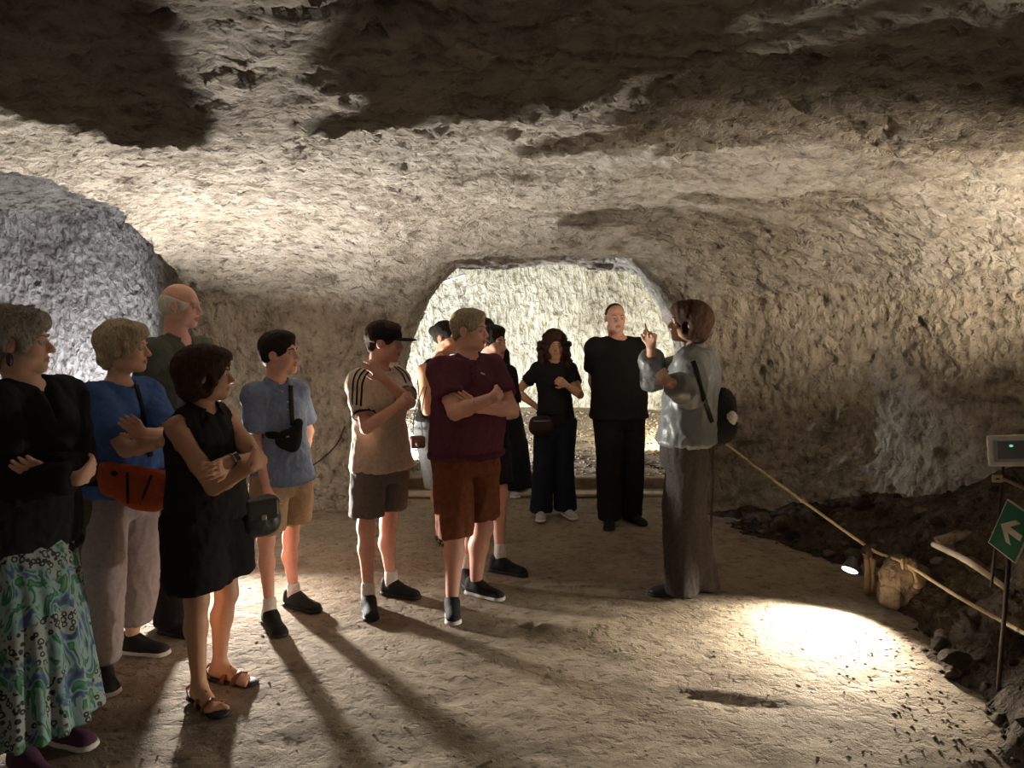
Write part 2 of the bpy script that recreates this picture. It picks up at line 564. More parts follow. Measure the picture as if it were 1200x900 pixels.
class Loft:
    """stack of ellipses: rows (z, x, y, half width, half depth); L, F: the width and depth directions"""
    def __init__(s, rows, L, F, k=0.03, op='u', folds=0, amp=0.0, ph=0.0):
        s.rows = np.array(sorted(rows, key=lambda r: r[0]), float)
        s.L, s.F, s.k, s.op = np.array(L, float)[:2], np.array(F, float)[:2], k, op
        s.folds, s.amp, s.ph = folds, amp, ph

    def box(s):
        r = s.rows; m = np.maximum(r[:, 3], r[:, 4])
        return np.array([(r[:, 1] - m).min(), (r[:, 2] - m).min(), r[0, 0]]), np.array([(r[:, 1] + m).max(), (r[:, 2] + m).max(), r[-1, 0]])

    def ev(s, p):
        z = p[..., 2]; r = s.rows
        f = lambda i: np.interp(z, r[:, 0], r[:, i])
        x, y = p[..., 0] - f(1), p[..., 1] - f(2)
        w, d = f(3), f(4)
        lx, ly = x * s.L[0] + y * s.L[1], x * s.F[0] + y * s.F[1]
        if s.folds:
            th = np.arctan2(ly / d, lx / w)
            m = 1 + s.amp * np.clip((r[-1, 0] - z) / (r[-1, 0] - r[0, 0]), 0, 1) * np.sin(th * s.folds + s.ph + 1.5 * np.sin(th * 3))
            w, d = w * m, d * m
        k0 = np.sqrt((lx / w) ** 2 + (ly / d) ** 2)
        k1 = np.sqrt((lx / w ** 2) ** 2 + (ly / d ** 2) ** 2)
        e = k0 * (k0 - 1) / np.maximum(k1, 1e-6)
        return np.maximum(e, np.maximum(z - r[-1, 0], r[0, 0] - z))


def solid(prims, h, keep=None, lo=None, hi=None):
    """verts, quads of the blend of all prims; keep(points)->mask filters the quads"""
    bs = [q.box() for q in prims if q.op == 'u']
    l = np.min([b[0] for b in bs], 0) - 2.5 * h if lo is None else np.array(lo)
    u = np.max([b[1] for b in bs], 0) + 2.5 * h if hi is None else np.array(hi)
    n = np.ceil((u - l) / h).astype(int) + 1
    f = np.full(n, 1.0, np.float32)
    ax = [l[i] + h * np.arange(n[i]) for i in range(3)]
    for q in prims:
        b0, b1 = q.box()
        m = q.k + 3 * h
        if q.op == 'i':
            i0, i1 = np.zeros(3, int), n
        else:
            i0 = np.clip(np.floor((b0 - m - l) / h).astype(int), 0, n)
            i1 = np.clip(np.ceil((b1 + m - l) / h).astype(int) + 1, 0, n)
        if (i1 <= i0).any():
            continue
        P = np.stack(np.meshgrid(*[ax[i][i0[i]:i1[i]] for i in range(3)], indexing='ij'), -1)
        d = q.ev(P)
        sl = tuple(slice(i0[i], i1[i]) for i in range(3))
        if q.op == 'u':
            f[sl] = smin(f[sl], d, q.k)
        elif q.op == 's':
            f[sl] = smax(f[sl], -d, q.k)
        else:
            f[sl] = smax(f[sl], d, q.k)
    v, qd = surface_nets(f, l, h)
    if keep is not None and len(qd):
        qd = qd[keep(v[qd].mean(1))]
    return v, qd


def compact(v, q):
    if not len(q):
        return v[:0], q
    used, inv = np.unique(q.ravel(), return_inverse=True)
    return v[used], inv.reshape(-1, 4)


def vnormals(v, q):
    fn = np.cross(v[q[:, 2]] - v[q[:, 0]], v[q[:, 3]] - v[q[:, 1]])
    n = np.zeros_like(v)
    for i in range(4):
        for c in range(3):
            n[:, c] += np.bincount(q[:, i], fn[:, c], len(v))
    return n / np.maximum(np.linalg.norm(n, axis=1), 1e-9)[:, None]


def relief(v, q, amp, freq, stretch=(1, 1, 1), oct=3, ridged=False, ph=0.0):
    if amp == 0 or not len(q):
        return v
    return v + vnormals(v, q) * (fbm(v * np.array(stretch) * freq + ph, oct, ridged) * amp)[:, None]


def build(name, prims, h, mat, parent, loc, amp=0.0, freq=10, stretch=(1, 1, 1), oct=3, ridged=False, keep=None, ph=0.0):
    v, q = compact(*solid(prims, h, keep))
    v = relief(v, q, amp, freq, stretch, oct, ridged, ph)
    if amp >= 0.01 and name not in ('hair', 'rock', 'flat_stone'):
        s2 = (stretch[0] + 0.35 * abs(math.sin(ph)), stretch[1], stretch[2] * 1.5)
        v = relief(v, q, 0.006, freq * 2.4, s2, 2, True, ph + 3)
    return mesh_from(name, v, q, mat if isinstance(mat, list) else [mat], parent, loc=loc)


def tube_data(pts, r, n=8, closed=False, flat=None):
    """round (or flattened along a normal) tube through the points"""
    pts = [Vector(p) for p in pts]
    V, F = [], []
    m = len(pts)
    ref = None
    for i, p in enumerate(pts):
        a = pts[i - 1] if i or closed else p
        b = pts[(i + 1) % m] if i < m - 1 or closed else p
        t = (b - a).normalized()
        if flat is not None:
            nn = Vector(flat[i] if isinstance(flat, list) else flat)
            nn = (nn - t * nn.dot(t)).normalized()
            s = t.cross(nn)
        else:
            if ref is None:
                ref = Vector((0, 0, 1)) if abs(t.z) < 0.9 else Vector((1, 0, 0))
            s = t.cross(ref).normalized(); nn = s.cross(t); ref = nn
        rr = r[i] if isinstance(r, (list, tuple)) and not (flat is not None and len(r) == 2) else r
        rs, rn = rr if isinstance(rr, (list, tuple)) else (rr, rr)
        for k in range(n):
            a_ = 2 * math.pi * k / n
            V.append(p + s * math.cos(a_) * rs + nn * math.sin(a_) * rn)
    for i in range(m if closed else m - 1):
        for k in range(n):
            j = (i + 1) % m
            F.append((i * n + k, i * n + (k + 1) % n, j * n + (k + 1) % n, j * n + k))
    if not closed:
        F.append(tuple(range(n - 1, -1, -1)))
        F.append(tuple(range((m - 1) * n, m * n)))
    return V, F


def spline(pts, n=8):
    pts = [Vector(p) for p in pts]
    out = []
    for i in range(len(pts) - 1):
        p0 = pts[max(i - 1, 0)]; p1 = pts[i]; p2 = pts[i + 1]; p3 = pts[min(i + 2, len(pts) - 1)]
        for k in range(n):
            t = k / n
            out.append(0.5 * ((2 * p1) + (p2 - p0) * t + (2 * p0 - 5 * p1 + 4 * p2 - p3) * t * t + (3 * p1 - p0 - 3 * p2 + p3) * t ** 3))
    out.append(pts[-1])
    return out


def tube(name, pts, r, mat, parent=None, loc=None, n=8, closed=False, flat=None, smooth_path=0):
    if smooth_path:
        m = len(pts)
        pts = spline(pts, smooth_path)
        if isinstance(r, list):
            r = [float(q) for q in np.interp(np.linspace(0, m - 1, len(pts)), range(m), r)]
    V, F = tube_data(pts, r, n, closed, flat)
    return mesh_from(name, [tuple(v) for v in V], F, [mat], parent, loc=loc)


def empty(name, loc):
    o = bpy.data.objects.new(name, None)
    o.empty_display_size = 0.1
    o.location = loc
    COL.objects.link(o)
    return o


# ------------------------------------------------------------------ colours of people and clothes
SKIN = {}
for nm, c in (('fair', (0.62, 0.36, 0.25)), ('tan', (0.50, 0.27, 0.165)), ('pink', (0.66, 0.36, 0.27)), ('olive', (0.46, 0.27, 0.17))):
    SKIN[nm] = plain('skin_' + nm, c, rough=0.5, bump=0.0008, bscale=180, vary=0.06, spec=0.35)
    SKIN[nm].node_tree.nodes['Principled BSDF'].inputs['Subsurface Weight'].default_value = 0.12
    SKIN[nm].node_tree.nodes['Principled BSDF'].inputs['Subsurface Radius'].default_value = (0.02, 0.007, 0.004)
M_LIP = plain('lips', (0.42, 0.17, 0.13), rough=0.45, vary=0.05)
M_EYE = plain('eyeball', (0.42, 0.40, 0.38), rough=0.25, vary=0.02)
M_IRIS = plain('iris', (0.06, 0.035, 0.02), rough=0.15)


def hair_mat(name, c, c2):
    m, nt, b = new_mat(name)
    L = nt.links.new
    tc = N(nt, 'ShaderNodeTexCoord')
    mp = N(nt, 'ShaderNodeMapping'); mp.inputs['Scale'].default_value = (1.6, 1.6, 0.35)
    L(tc.outputs['Object'], mp.inputs[0])
    n = N(nt, 'ShaderNodeTexNoise', Scale=75.0, Detail=5.0, Roughness=0.7, Distortion=1.2)
    L(mp.outputs[0], n.inputs['Vector'])
    r = ramp(nt, n.outputs[0], [(0.35, c), (0.62, c2)])
    L(r.outputs[0], b.inputs['Base Color'])
    b.inputs['Roughness'].default_value = 0.7
    b.inputs['Specular IOR Level'].default_value = 0.15
    bp = N(nt, 'ShaderNodeBump'); bp.inputs['Distance'].default_value = 0.006
    L(n.outputs[0], bp.inputs['Height']); L(bp.outputs[0], b.inputs['Normal'])
    return m


H_GREY = hair_mat('hair_grey', (0.14, 0.12, 0.10), (0.42, 0.38, 0.32))
H_BLOND = hair_mat('hair_grey_blond', (0.22, 0.17, 0.10), (0.58, 0.48, 0.32))
H_SAND = hair_mat('hair_sandy', (0.16, 0.12, 0.075), (0.42, 0.34, 0.23))
H_DARK = hair_mat('hair_dark_brown', (0.022, 0.012, 0.008), (0.075, 0.036, 0.02))
H_BLACK = hair_mat('hair_black', (0.008, 0.006, 0.005), (0.03, 0.022, 0.018))
H_WHITE = hair_mat('hair_white', (0.45, 0.42, 0.37), (0.80, 0.77, 0.70))


def cloth(name, c, **k):
    k.setdefault('rough', 0.9); k.setdefault('bump', 0.0012); k.setdefault('bscale', 220); k.setdefault('spec', 0.15)
    return plain(name, c, **k)


C_BLACK = cloth('black_cotton', (0.012, 0.011, 0.011))
C_BLACK2 = cloth('black_linen', (0.018, 0.016, 0.016))
C_DKTROU = cloth('charcoal_trousers', (0.011, 0.010, 0.010))
C_JEANS = cloth('dark_denim', (0.011, 0.015, 0.025))
C_DENIM = cloth('pale_denim', (0.20, 0.22, 0.23))
C_MAROON = cloth('maroon_pique', (0.105, 0.030, 0.048))
C_BROWN = cloth('rust_brown_cotton', (0.17, 0.060, 0.030), vary=0.25, bscale=120)
C_CREAM = cloth('cream_jersey', (0.52, 0.43, 0.33))
C_GREYSH = cloth('grey_jersey', (0.14, 0.12, 0.11))
C_BLUEPOLO = cloth('blue_melange', (0.16, 0.21, 0.31))
C_KHAKI = cloth('khaki_twill', (0.36, 0.26, 0.16))
C_BLUE = cloth('blue_cotton', (0.050, 0.105, 0.27))
C_GREYTR = cloth('grey_corduroy', (0.27, 0.235, 0.235))
C_OLIVE = cloth('olive_cotton', (0.085, 0.085, 0.045))
C_GREEN = cloth('grey_green_shirt', (0.085, 0.090, 0.070))
C_JACKET = plain('pewter_satin', (0.14, 0.15, 0.147), rough=0.42, bump=0.0012, bscale=60, spec=0.5)
C_WIDE = cloth('charcoal_linen', (0.050, 0.041, 0.038), vary=0.3)
C_WHITE = cloth('white_sock', (0.66, 0.62, 0.58))
M_SOLE_W = plain('white_rubber', (0.62, 0.60, 0.56), rough=0.6)
M_SOLE_B = plain('black_rubber', (0.015, 0.015, 0.015), rough=0.6)
M_SHOE_B = plain('black_mesh_shoe', (0.011, 0.011, 0.012), rough=0.75, bump=0.002, bscale=150)
M_SHOE_G = plain('pale_grey_shoe', (0.42, 0.42, 0.40), rough=0.7, bump=0.002, bscale=150)
M_SHOE_P = plain('plum_suede', (0.075, 0.030, 0.060), rough=0.9, bump=0.001)
M_SHOE_BR = plain('brown_leather', (0.07, 0.03, 0.02), rough=0.6)
M_LEATH = plain('black_leather', (0.012, 0.011, 0.011), rough=0.45, bump=0.0015, bscale=90, spec=0.5)
M_SANDAL = plain('tan_leather_sandal', (0.20, 0.07, 0.035), rough=0.6)
M_METAL = plain('dull_steel', (0.35, 0.33, 0.30), rough=0.4, metal=0.9)
M_WHITEP = plain('white_plastic', (0.85, 0.82, 0.76), rough=0.4)
M_ORANGE = cloth('rust_orange_nylon', (0.36, 0.065, 0.018), rough=0.6)


# ------------------------------------------------------------------ people
def heading(deg):
    """0 looks at the camera, 90 to the picture's right: forward and own-left vectors"""
    a = math.radians(deg)
    return np.array([math.sin(a), -math.cos(a), 0.0]), np.array([math.cos(a), math.sin(a), 0.0])


def reach(S, spec, length):
    """point on the sphere of the given radius about S that is seen at (u, v)"""
    u, v, sg = spec
    d = np.array(ray(u, v)); d /= np.linalg.norm(d)
    o = np.array([0, 0, CAMZ]) - S
    b = o @ d; c = o @ o - length * length
    disc = b * b - c
    if disc < 0:
        p = o + S - d * b
        w = p - S
        return S + w / np.linalg.norm(w) * length
    t = -b + sg * math.sqrt(disc)
    return o + S + d * t


def hand_prims(W, d, n, side, curl=30, spread=1.0, s=1.0, pose=None):
    """palm and five fingers; d towards the fingers, n out of the palm, side: +1 puts the thumb along cross(d, n)"""
    d = d / np.linalg.norm(d)
    n = n - d * (n @ d); n /= np.linalg.norm(n)
    t = np.cross(d, n) * side
    out = []
    base = [0.030, 0.011, -0.009, -0.028]
    ln = [0.070, 0.078, 0.072, 0.056]
    out.append(Cone(W - d * 0.015, W + d * 0.02, 0.025 * s, 0.024 * s, 0.015, sq=(n, 0.7)))
    for i in range(4):
        kn = W + (d * (0.088 - 0.005 * abs(i - 1)) + t * base[i] * spread) * s
        out.append(Cone(W + d * 0.012 * s + t * base[i] * 0.5 * s, kn, 0.0155 * s, 0.0115 * s, 0.012))
        c = curl if pose is None else pose[i]
        fan = t * (base[i] * 2.4) * (spread - 0.6)
        dd = d + fan; dd = dd / np.linalg.norm(dd)
        p = kn
        a = 0
        for j, fr in enumerate((0.45, 0.30, 0.25)):
            a += math.radians(c * (0.8 if j == 0 else 1.0))
            q = p + (dd * math.cos(a) + n * math.sin(a)) * ln[i] * fr * s
            out.append(Cone(p, q, (0.0092 - 0.0008 * j) * s, (0.0086 - 0.0009 * j) * s, 0.004))
            p = q
    tb = W + (d * 0.025 + t * 0.022) * s
    t1 = tb + (d * 0.030 + t * 0.030 + n * 0.010) * s
    t2 = t1 + (d * 0.030 + t * 0.008 + n * 0.012) * s
    out += [Cone(tb, t1, 0.016 * s, 0.0115 * s, 0.010), Cone(t1, t2, 0.0105 * s, 0.0085 * s, 0.004)]
    return out


def head_frame(yaw, pitch, tilt=0):
    F, L = heading(yaw)
    U = np.array([0, 0, 1.0])
    p = math.radians(pitch)
    F2 = F * math.cos(p) + U * math.sin(p)
    U2 = U * math.cos(p) - F * math.sin(p)
    t = math.radians(tilt)
    L2 = L * math.cos(t) + U2 * math.sin(t)
    U3 = U2 * math.cos(t) - L * math.sin(t)
    return np.stack([L2, F2, U3])       # rows: own x, y, z


def head_prims(C, R, s, k0=0.03):
    X = lambda x, y, z: C + (np.array([x, y, z]) * s) @ R
    E = lambda c, r, k, op='u': Ell(X(*c), np.array(r) * s, R, k * s, op)
    out = [E((0, -0.014, 0.030), (0.074, 0.094, 0.084), k0),
           E((0, 0.022, -0.040), (0.057, 0.066, 0.072), 0.03),
           E((0, 0.064, -0.094), (0.024, 0.020, 0.018), 0.03)]
    for q in (-1, 1):
        out += [E((q * 0.036, 0.052, -0.030), (0.024, 0.026, 0.026), 0.02),
                E((q * 0.044, 0.010, -0.075), (0.020, 0.035, 0.022), 0.03)]
    out.append(E((0, 0.074, 0.022), (0.048, 0.014, 0.012), 0.015))
    for q in (-1, 1):
        out.append(E((q * 0.031, 0.094, -0.001), (0.018, 0.014, 0.012), 0.012, 's'))
    out.append(Cone(X(0, 0.083, 0.008), X(0, 0.103, -0.030), 0.008 * s, 0.0125 * s, 0.010))
    for q in (-1, 1):
        out.append(E((q * 0.011, 0.094, -0.034), (0.009, 0.011, 0.008), 0.006))
    out += [E((0, 0.084, -0.058), (0.022, 0.011, 0.0065), 0.007),
            E((0, 0.082, -0.070), (0.019, 0.011, 0.0075), 0.006),
            E((0, 0.097, -0.0635), (0.022, 0.008, 0.0016), 0.003, 's')]
    for q in (-1, 1):
        out += [E((q * 0.077, -0.010, -0.006), (0.009, 0.020, 0.031), 0.008),
                E((q * 0.086, -0.006, -0.002), (0.006, 0.011, 0.018), 0.004, 's')]
    return out


def hair_prims(C, R, s, style):
    X = lambda x, y, z: C + (np.array([x, y, z]) * s) @ R
    E = lambda c, r, k=0.02, op='u': Ell(X(*c), np.array(r) * s, R, k * s, op)
    face = [E((0, 0.110, -0.030), (0.068, 0.075, 0.088), 0.012, 's'),
            E((0, 0.085, -0.110), (0.085, 0.095, 0.080), 0.012, 's')]
    ears = [E((q * 0.082, 0.004, -0.014), (0.020, 0.022, 0.034), 0.010, 's') for q in (-1, 1)]
    nape = [Box(X(0, -0.02, -0.165), (0.2 * s, 0.2 * s, 0.1 * s), R, 0.02, 's')]
    if style == 'short':
        return [E((0, -0.018, 0.036), (0.082, 0.103, 0.091)), E((0, 0.035, 0.085), (0.060, 0.055, 0.030), 0.02), E((0, -0.07, -0.03), (0.055, 0.03, 0.05))] + face + ears + nape
    if style == 'crop':           # boyish, full on top
        return [E((0, -0.016, 0.040), (0.081, 0.102, 0.093)), E((0, 0.030, 0.088), (0.062, 0.062, 0.036), 0.02), E((0, -0.07, -0.02), (0.055, 0.03, 0.045))] + face + ears + nape
    if style == 'tousled':        # short, with volume, ears partly bare
        return [E((0, -0.022, 0.036), (0.092, 0.112, 0.098)), E((0, 0.05, 0.075), (0.070, 0.050, 0.040), 0.02), E((0, -0.075, -0.04), (0.070, 0.045, 0.060))] + \
               [E((q * 0.070, 0.0, 0.0), (0.024, 0.045, 0.04), 0.02) for q in (-1, 1)] + face + ears[:0] + [E((q * 0.105, 0.004, -0.012), (0.046, 0.027, 0.036), 0.01, 's') for q in (-1, 1)] + nape[:0]
    if style == 'bob':
        return [E((0, -0.024, 0.026), (0.102, 0.124, 0.108)), E((0, 0.045, 0.072), (0.080, 0.058, 0.045), 0.02), E((0, -0.060, -0.055), (0.090, 0.065, 0.065), 0.03)] + \
               [E((q * 0.078, -0.015, -0.035), (0.026, 0.055, 0.062), 0.02) for q in (-1, 1)] + face + [E((q * 0.105, 0.016, -0.030), (0.044, 0.030, 0.040), 0.01, 's') for q in (-1, 1)]
    if style == 'curly':
        out = [E((0, -0.024, 0.028), (0.100, 0.112, 0.104)), E((0, -0.055, -0.06), (0.100, 0.055, 0.10), 0.03)]
        rr = random.Random(5)
        for i in range(80):
            q = -1 if i % 2 else 1
            out.append(E((q * rr.uniform(0.055, 0.122), rr.uniform(-0.07, 0.05), rr.uniform(-0.19, 0.02)), (0.018, 0.018, 0.022), 0.006))
        return out + face[:1] + [E((0, 0.095, -0.12), (0.052, 0.085, 0.080), 0.012, 's')]
    if style == 'fringe':         # bald crown, hair round the back and the sides only
        return [E((0, -0.020, 0.006), (0.082, 0.101, 0.074)), E((0, -0.07, -0.03), (0.055, 0.03, 0.05))] + \
               [E((0, 0.045, 0.085), (0.105, 0.125, 0.075), 0.012, 's')] + face + ears + nape
    if style == 'bun':
        return [E((0, -0.018, 0.034), (0.080, 0.101, 0.089)), E((0, -0.115, 0.045), (0.038, 0.036, 0.038), 0.01)] + face + ears + nape
    if style == 'stubble':
        return [E((0, -0.016, 0.034), (0.0765, 0.0965, 0.086))] + [E((0, 0.075, 0.0), (0.105, 0.085, 0.12), 0.008, 's')] + ears + nape
    return []


def shoe(root, loc, A, yaw, gz, kind, size=1.0, mat=None, solemat=None, h=0.0075):
    """one shoe: upper with sole (child), A ground point under the ankle"""
    F, L = heading(yaw)
    U = np.array([0, 0, 1.0])
    g = np.array([A[0], A[1], gz])
    X = lambda f, l, z: g + (F * f + L * l) * size + U * z * size
    R = np.stack([L, F, U])
    floorcut = Box(g + U * (-0.088 + 0.012), (0.3, 0.3, 0.1 - 0.0), R, 0.002, 's', 0.001)
    if kind == 'sandal':
        foot = None
        sole = build('sole', [Cone(X(-0.045, 0, 0.012), X(0.05, 0, 0.012), 0.036, 0.035, 0.02, sq=(U, 0.35)), Cone(X(0.05, 0, 0.012), X(0.155, 0.004, 0.012), 0.035, 0.046, 0.02, sq=(U, 0.28))], h * 0.8, solemat, root, loc)
        st = []
        for a, b in ((0.11, 0.075), (0.05, 0.085)):
            pts = [X(a - 0.01, -0.045, 0.012), X(a, -0.038, 0.040), X(a + 0.005, 0.0, 0.062 if a > 0.08 else 0.078), X(a, 0.038, 0.040), X(a - 0.01, 0.045, 0.012)]
            o = tube('strap', pts, (0.014, 0.003), mat, root, loc, flat=[tuple(-L), tuple(U - L * 0.5), tuple(U), tuple(U + L * 0.5), tuple(L)])
        pts = [X(-0.03, -0.034, 0.02), X(-0.055, -0.03, 0.06), X(-0.06, 0.0, 0.065), X(-0.055, 0.03, 0.06), X(-0.03, 0.034, 0.02)]
        tube('strap', pts, (0.009, 0.003), mat, root, loc, flat=[tuple(-L), tuple(-L - F), tuple(-F), tuple(L - F), tuple(L)])
        return sole
    if kind == 'slide':
        sole = build('sole', [Cone(X(-0.045, 0, 0.014), X(0.15, 0, 0.014), 0.038, 0.046, 0.02, sq=(U, 0.36))], h, solemat, root, loc)
        tube('strap', [X(0.09, -0.05, 0.015), X(0.092, -0.042, 0.045), X(0.095, 0, 0.062), X(0.092, 0.042, 0.045), X(0.09, 0.05, 0.015)], (0.030, 0.004), mat, root, loc,
             flat=[tuple(-L), tuple(U - L * 0.5), tuple(U), tuple(U + L * 0.5), tuple(L)])
        for q in (-0.014, 0.0, 0.014):
            tube('stripe', [X(0.085 + q, -0.050, 0.026), X(0.092 + q, -0.043, 0.049), X(0.095 + q, 0, 0.0665), X(0.092 + q, 0.043, 0.049), X(0.085 + q, 0.050, 0.026)], (0.0035, 0.001), C_WHITE, sole, loc, flat=[tuple(-L), tuple(U - L * 0.5), tuple(U), tuple(U + L * 0.5), tuple(L)])
        return sole
    top = 0.078 if kind in ('sneaker', 'canvas') else 0.062
    pr = [Cone(X(-0.035, 0, 0.040), X(0.03, 0, 0.046), 0.039 * size, 0.040 * size, 0.02),
          Cone(X(-0.035, 0, top), X(0.0, 0, top), 0.033 * size, 0.034 * size, 0.02),
          Cone(X(0.02, 0, 0.055), X(0.14, 0.004, 0.026), 0.036 * size, 0.030 * size, 0.03),
          Cone(X(0.06, 0.002, 0.022), X(0.148, 0.004, 0.022), 0.042 * size, 0.043 * size, 0.02, sq=(U, 0.62)),
          floorcut]
    up = build('shoe', pr, h, mat, root, loc, amp=0.0015, freq=30)
    so = build('sole', [Cone(X(-0.038, 0, 0.0), X(0.05, 0.0, 0.0), 0.042 * size, 0.039 * size, 0.01), Cone(X(0.05, 0, 0.0), X(0.148, 0.004, 0.0), 0.039 * size, 0.048 * size, 0.02),
                        Box(g + U * (0.024 + 0.1), (0.3, 0.3, 0.1), R, 0.003, 's', 0.001), Box(g - U * 0.098, (0.3, 0.3, 0.1), R, 0.003, 's', 0.001)], h, solemat, up, loc)
    if kind == 'sneaker' or kind == 'canvas':
        for i in range(4):
            f = 0.035 + 0.021 * i
            zz = 0.0935 - 0.0125 * i
            lc = tube('lace', [X(f, -0.020, zz - 0.010), X(f + 0.004, 0, zz), X(f, 0.020, zz - 0.010)], 0.0028, C_WHITE if kind == 'canvas' else solemat, up, loc, n=5)
    return up


def make_person(label, D, H, yaw, neck, pelvis, head, feet, knees, arms, skin='fair', build_k=1.0, belly=0.0, hip=1.0, chest=1.0,
                top=None, bottom=None, shoes=None, socks=None, hair=None, hairmat=None, hyaw=None, hpitch=0, htilt=0, sw=None, hv=0.0082,
                group=None, hs=None, hand_fix=None, al=1.0):
    """neck, pelvis, head: picture points; arms: [(elbow, wrist, fingertip, curl)] for own right and own left; feet [(u, v, toe yaw)] own right, left"""
    F, L = heading(yaw)
    U = np.array([0, 0, 1.0])
    sc = H / 1.75
    NB = np.array(at(*neck, D))
    PV = np.array(at(*pelvis, D))
    if hs is None:
        hs = 1.0 * (0.93 + 0.07 * sc)
    HC = np.array(at(*head, D)) + F * 0.0
    sw = (0.155 if sw is None else sw) * sc * build_k
    SH = [NB - L * sw - U * 0.076 * sc, NB + L * sw - U * 0.076 * sc]
    HJ = [PV - L * 0.088 * sc * hip, PV + L * 0.088 * sc * hip]
    AN, GZ = [], []
    for (u, v, ty) in feet:
        g = on_floor(u, v)
        for _ in range(3):
            gz = float(floor_z(np.array([[g.x]]), np.array([[g.y]]))[0, 0])
            g = on_floor(u, v, gz)
        AN.append(np.array([g.x, g.y, gz + 0.085])); GZ.append(gz)
    KN = []
    for i in (0, 1):
        mid = (HJ[i] + AN[i]) / 2
        kf = heading(feet[i][2] * 0.5 + yaw * 0.5)[0]
        if knees[i] is None:
            k = mid + kf * 0.03
        else:
            k = np.array(at(knees[i][0], knees[i][1], mid[1] + kf[1] * 0.03))
        k[2] = min(k[2], 0.31 * H + GZ[i]) if knees[i] is None else k[2]
        KN.append(k)
    gzc = min(GZ)
    root_loc = ((AN[0][0] + AN[1][0]) / 2, (AN[0][1] + AN[1][1]) / 2, gzc)
    root = empty('person', root_loc)
    tag(root, label, 'person', group)
    EL, WR, TI = [], [], []
    for i in (0, 1):
        e, w, t, *_ = arms[i]
        if e is None:
            E_ = SH[i] + (L if i else -L) * 0.05 - U * 0.165 * H
        elif len(e) == 4:
            E_ = np.array(e[:3], float)
        else:
            E_ = reach(SH[i], e, 0.172 * H * al)
        if w is None:
            W_ = E_ + F * 0.06 - U * 0.14 * H
        else:
            W_ = reach(E_, w, 0.150 * H * al)
        T_ = W_ + (W_ - E_) if t is None else reach(W_, t, 0.16 * sc)
        EL.append(E_); WR.append(W_); TI.append(T_)
    Rb = np.stack([L, F, U])
    ax = NB - PV
    sp = lambda t: PV + ax * t                                    # along the spine
    bk = build_k * sc
    # ---------------- bare body
    tor = []
    for t, w, d, f in ((-0.18, 0.165 * hip, 0.115, 0.0), (0.0, 0.172 * hip, 0.120, 0.0), (0.22, 0.158 + 0.02 * belly, 0.112 + 0.04 * belly, 0.02 * belly), (0.42, 0.146 + 0.03 * belly, 0.106 + 0.05 * belly, 0.03 * belly),
                       (0.68, 0.165 * chest, 0.116 * chest, 0.0), (0.80, 0.155 * chest, 0.105 * chest, -0.005), (0.90, 0.125, 0.085, -0.01), (0.97, 0.082, 0.068, -0.01), (1.0, 0.06, 0.055, -0.01)):
        c = sp(t) + F * f
        tor.append((c[2], c[0], c[1], w * bk, d * bk))
    body = [Loft(tor, L, F, 0.03)]
    for i in (0, 1):
        body.append(Cone(SH[i], NB - U * 0.03, 0.050 * bk, 0.046 * bk, 0.05))
        body.append(Cone(SH[i], SH[i] * 0.4 + EL[i] * 0.6, 0.050 * bk, 0.045 * bk, 0.03))
        body.append(Cone(SH[i] * 0.4 + EL[i] * 0.6, EL[i], 0.045 * bk, 0.037 * bk, 0.02))
        m = EL[i] * 0.68 + WR[i] * 0.32
        body.append(Cone(EL[i], m, 0.038 * bk, 0.040 * bk, 0.012))
        body.append(Cone(m, WR[i], 0.040 * bk, 0.0255 * bk, 0.012))
        body.append(Cone(HJ[i], KN[i] + U * 0.02, 0.082 * bk, 0.056 * bk, 0.04))
        c = KN[i] * 0.70 + AN[i] * 0.30 - heading(feet[i][2])[0] * 0.016
        body.append(Cone(KN[i] + U * 0.02, c, 0.053 * bk, 0.053 * bk, 0.03))
        body.append(Cone(c, AN[i], 0.053 * bk, 0.033 * bk, 0.03))
        ff = heading(feet[i][2])[0]
        body.append(Cone(AN[i] - ff * 0.03 - U * 0.045, AN[i] + ff * 0.11 - U * 0.057, 0.029, 0.021, 0.02))
        if shoes and shoes[0] in ('sandal', 'slide'):
            ll = heading(feet[i][2])[1]
            body.append(Cone(AN[i] - U * 0.01, AN[i] + ff * 0.09 - U * 0.055, 0.031, 0.024, 0.03))
            inner = 1 if i == 0 else -1
            for j in range(5):
                o_ = (j - 2) * 0.0165 * inner * -1
                tl = (0.165, 0.160, 0.152, 0.142, 0.130)[j]
                body.append(Cone(AN[i] + ff * 0.09 + ll * o_ * 0.8 - U * 0.058, AN[i] + ff * tl + ll * o_ * 1.1 - U * 0.062, 0.012, 0.0105 if j else 0.013, 0.007))
    NKB = HC + (np.array([0, -0.030, -0.075]) * hs) @ head_frame(yaw if hyaw is None else hyaw, hpitch, htilt)
    HR = head_frame(yaw if hyaw is None else hyaw, hpitch, htilt)
    fem = skin != 'none' and hair in ('bob', 'curly', 'bun', 'tousled')
    body.append(Cone(NB - U * 0.02 - F * 0.005, NKB, 0.056 * (0.9 if fem else 1.05) * sc, 0.052 * (0.9 if fem else 1.05), 0.03))
    hands = []
    cen = sp(0.6)
    for i in (0, 1):
        d = TI[i] - WR[i]
        n = cen - WR[i]
        fix = (hand_fix or {}).get(i)
        if fix is not None:
            n = np.array(fix['n'], float)
        side = 1 if i else -1
        kw = {} if fix is None else {q: w for q, w in fix.items() if q in ('pose', 'spread')}
        tside = side if fix is None or 'side' not in fix else fix['side']
        hands.append(hand_prims(WR[i], d, n, tside, arms[i][3] if len(arms[i]) > 3 else 28, s=0.95 * (0.55 + 0.45 * sc), **kw))
    hp = head_prims(HC, HR, hs)
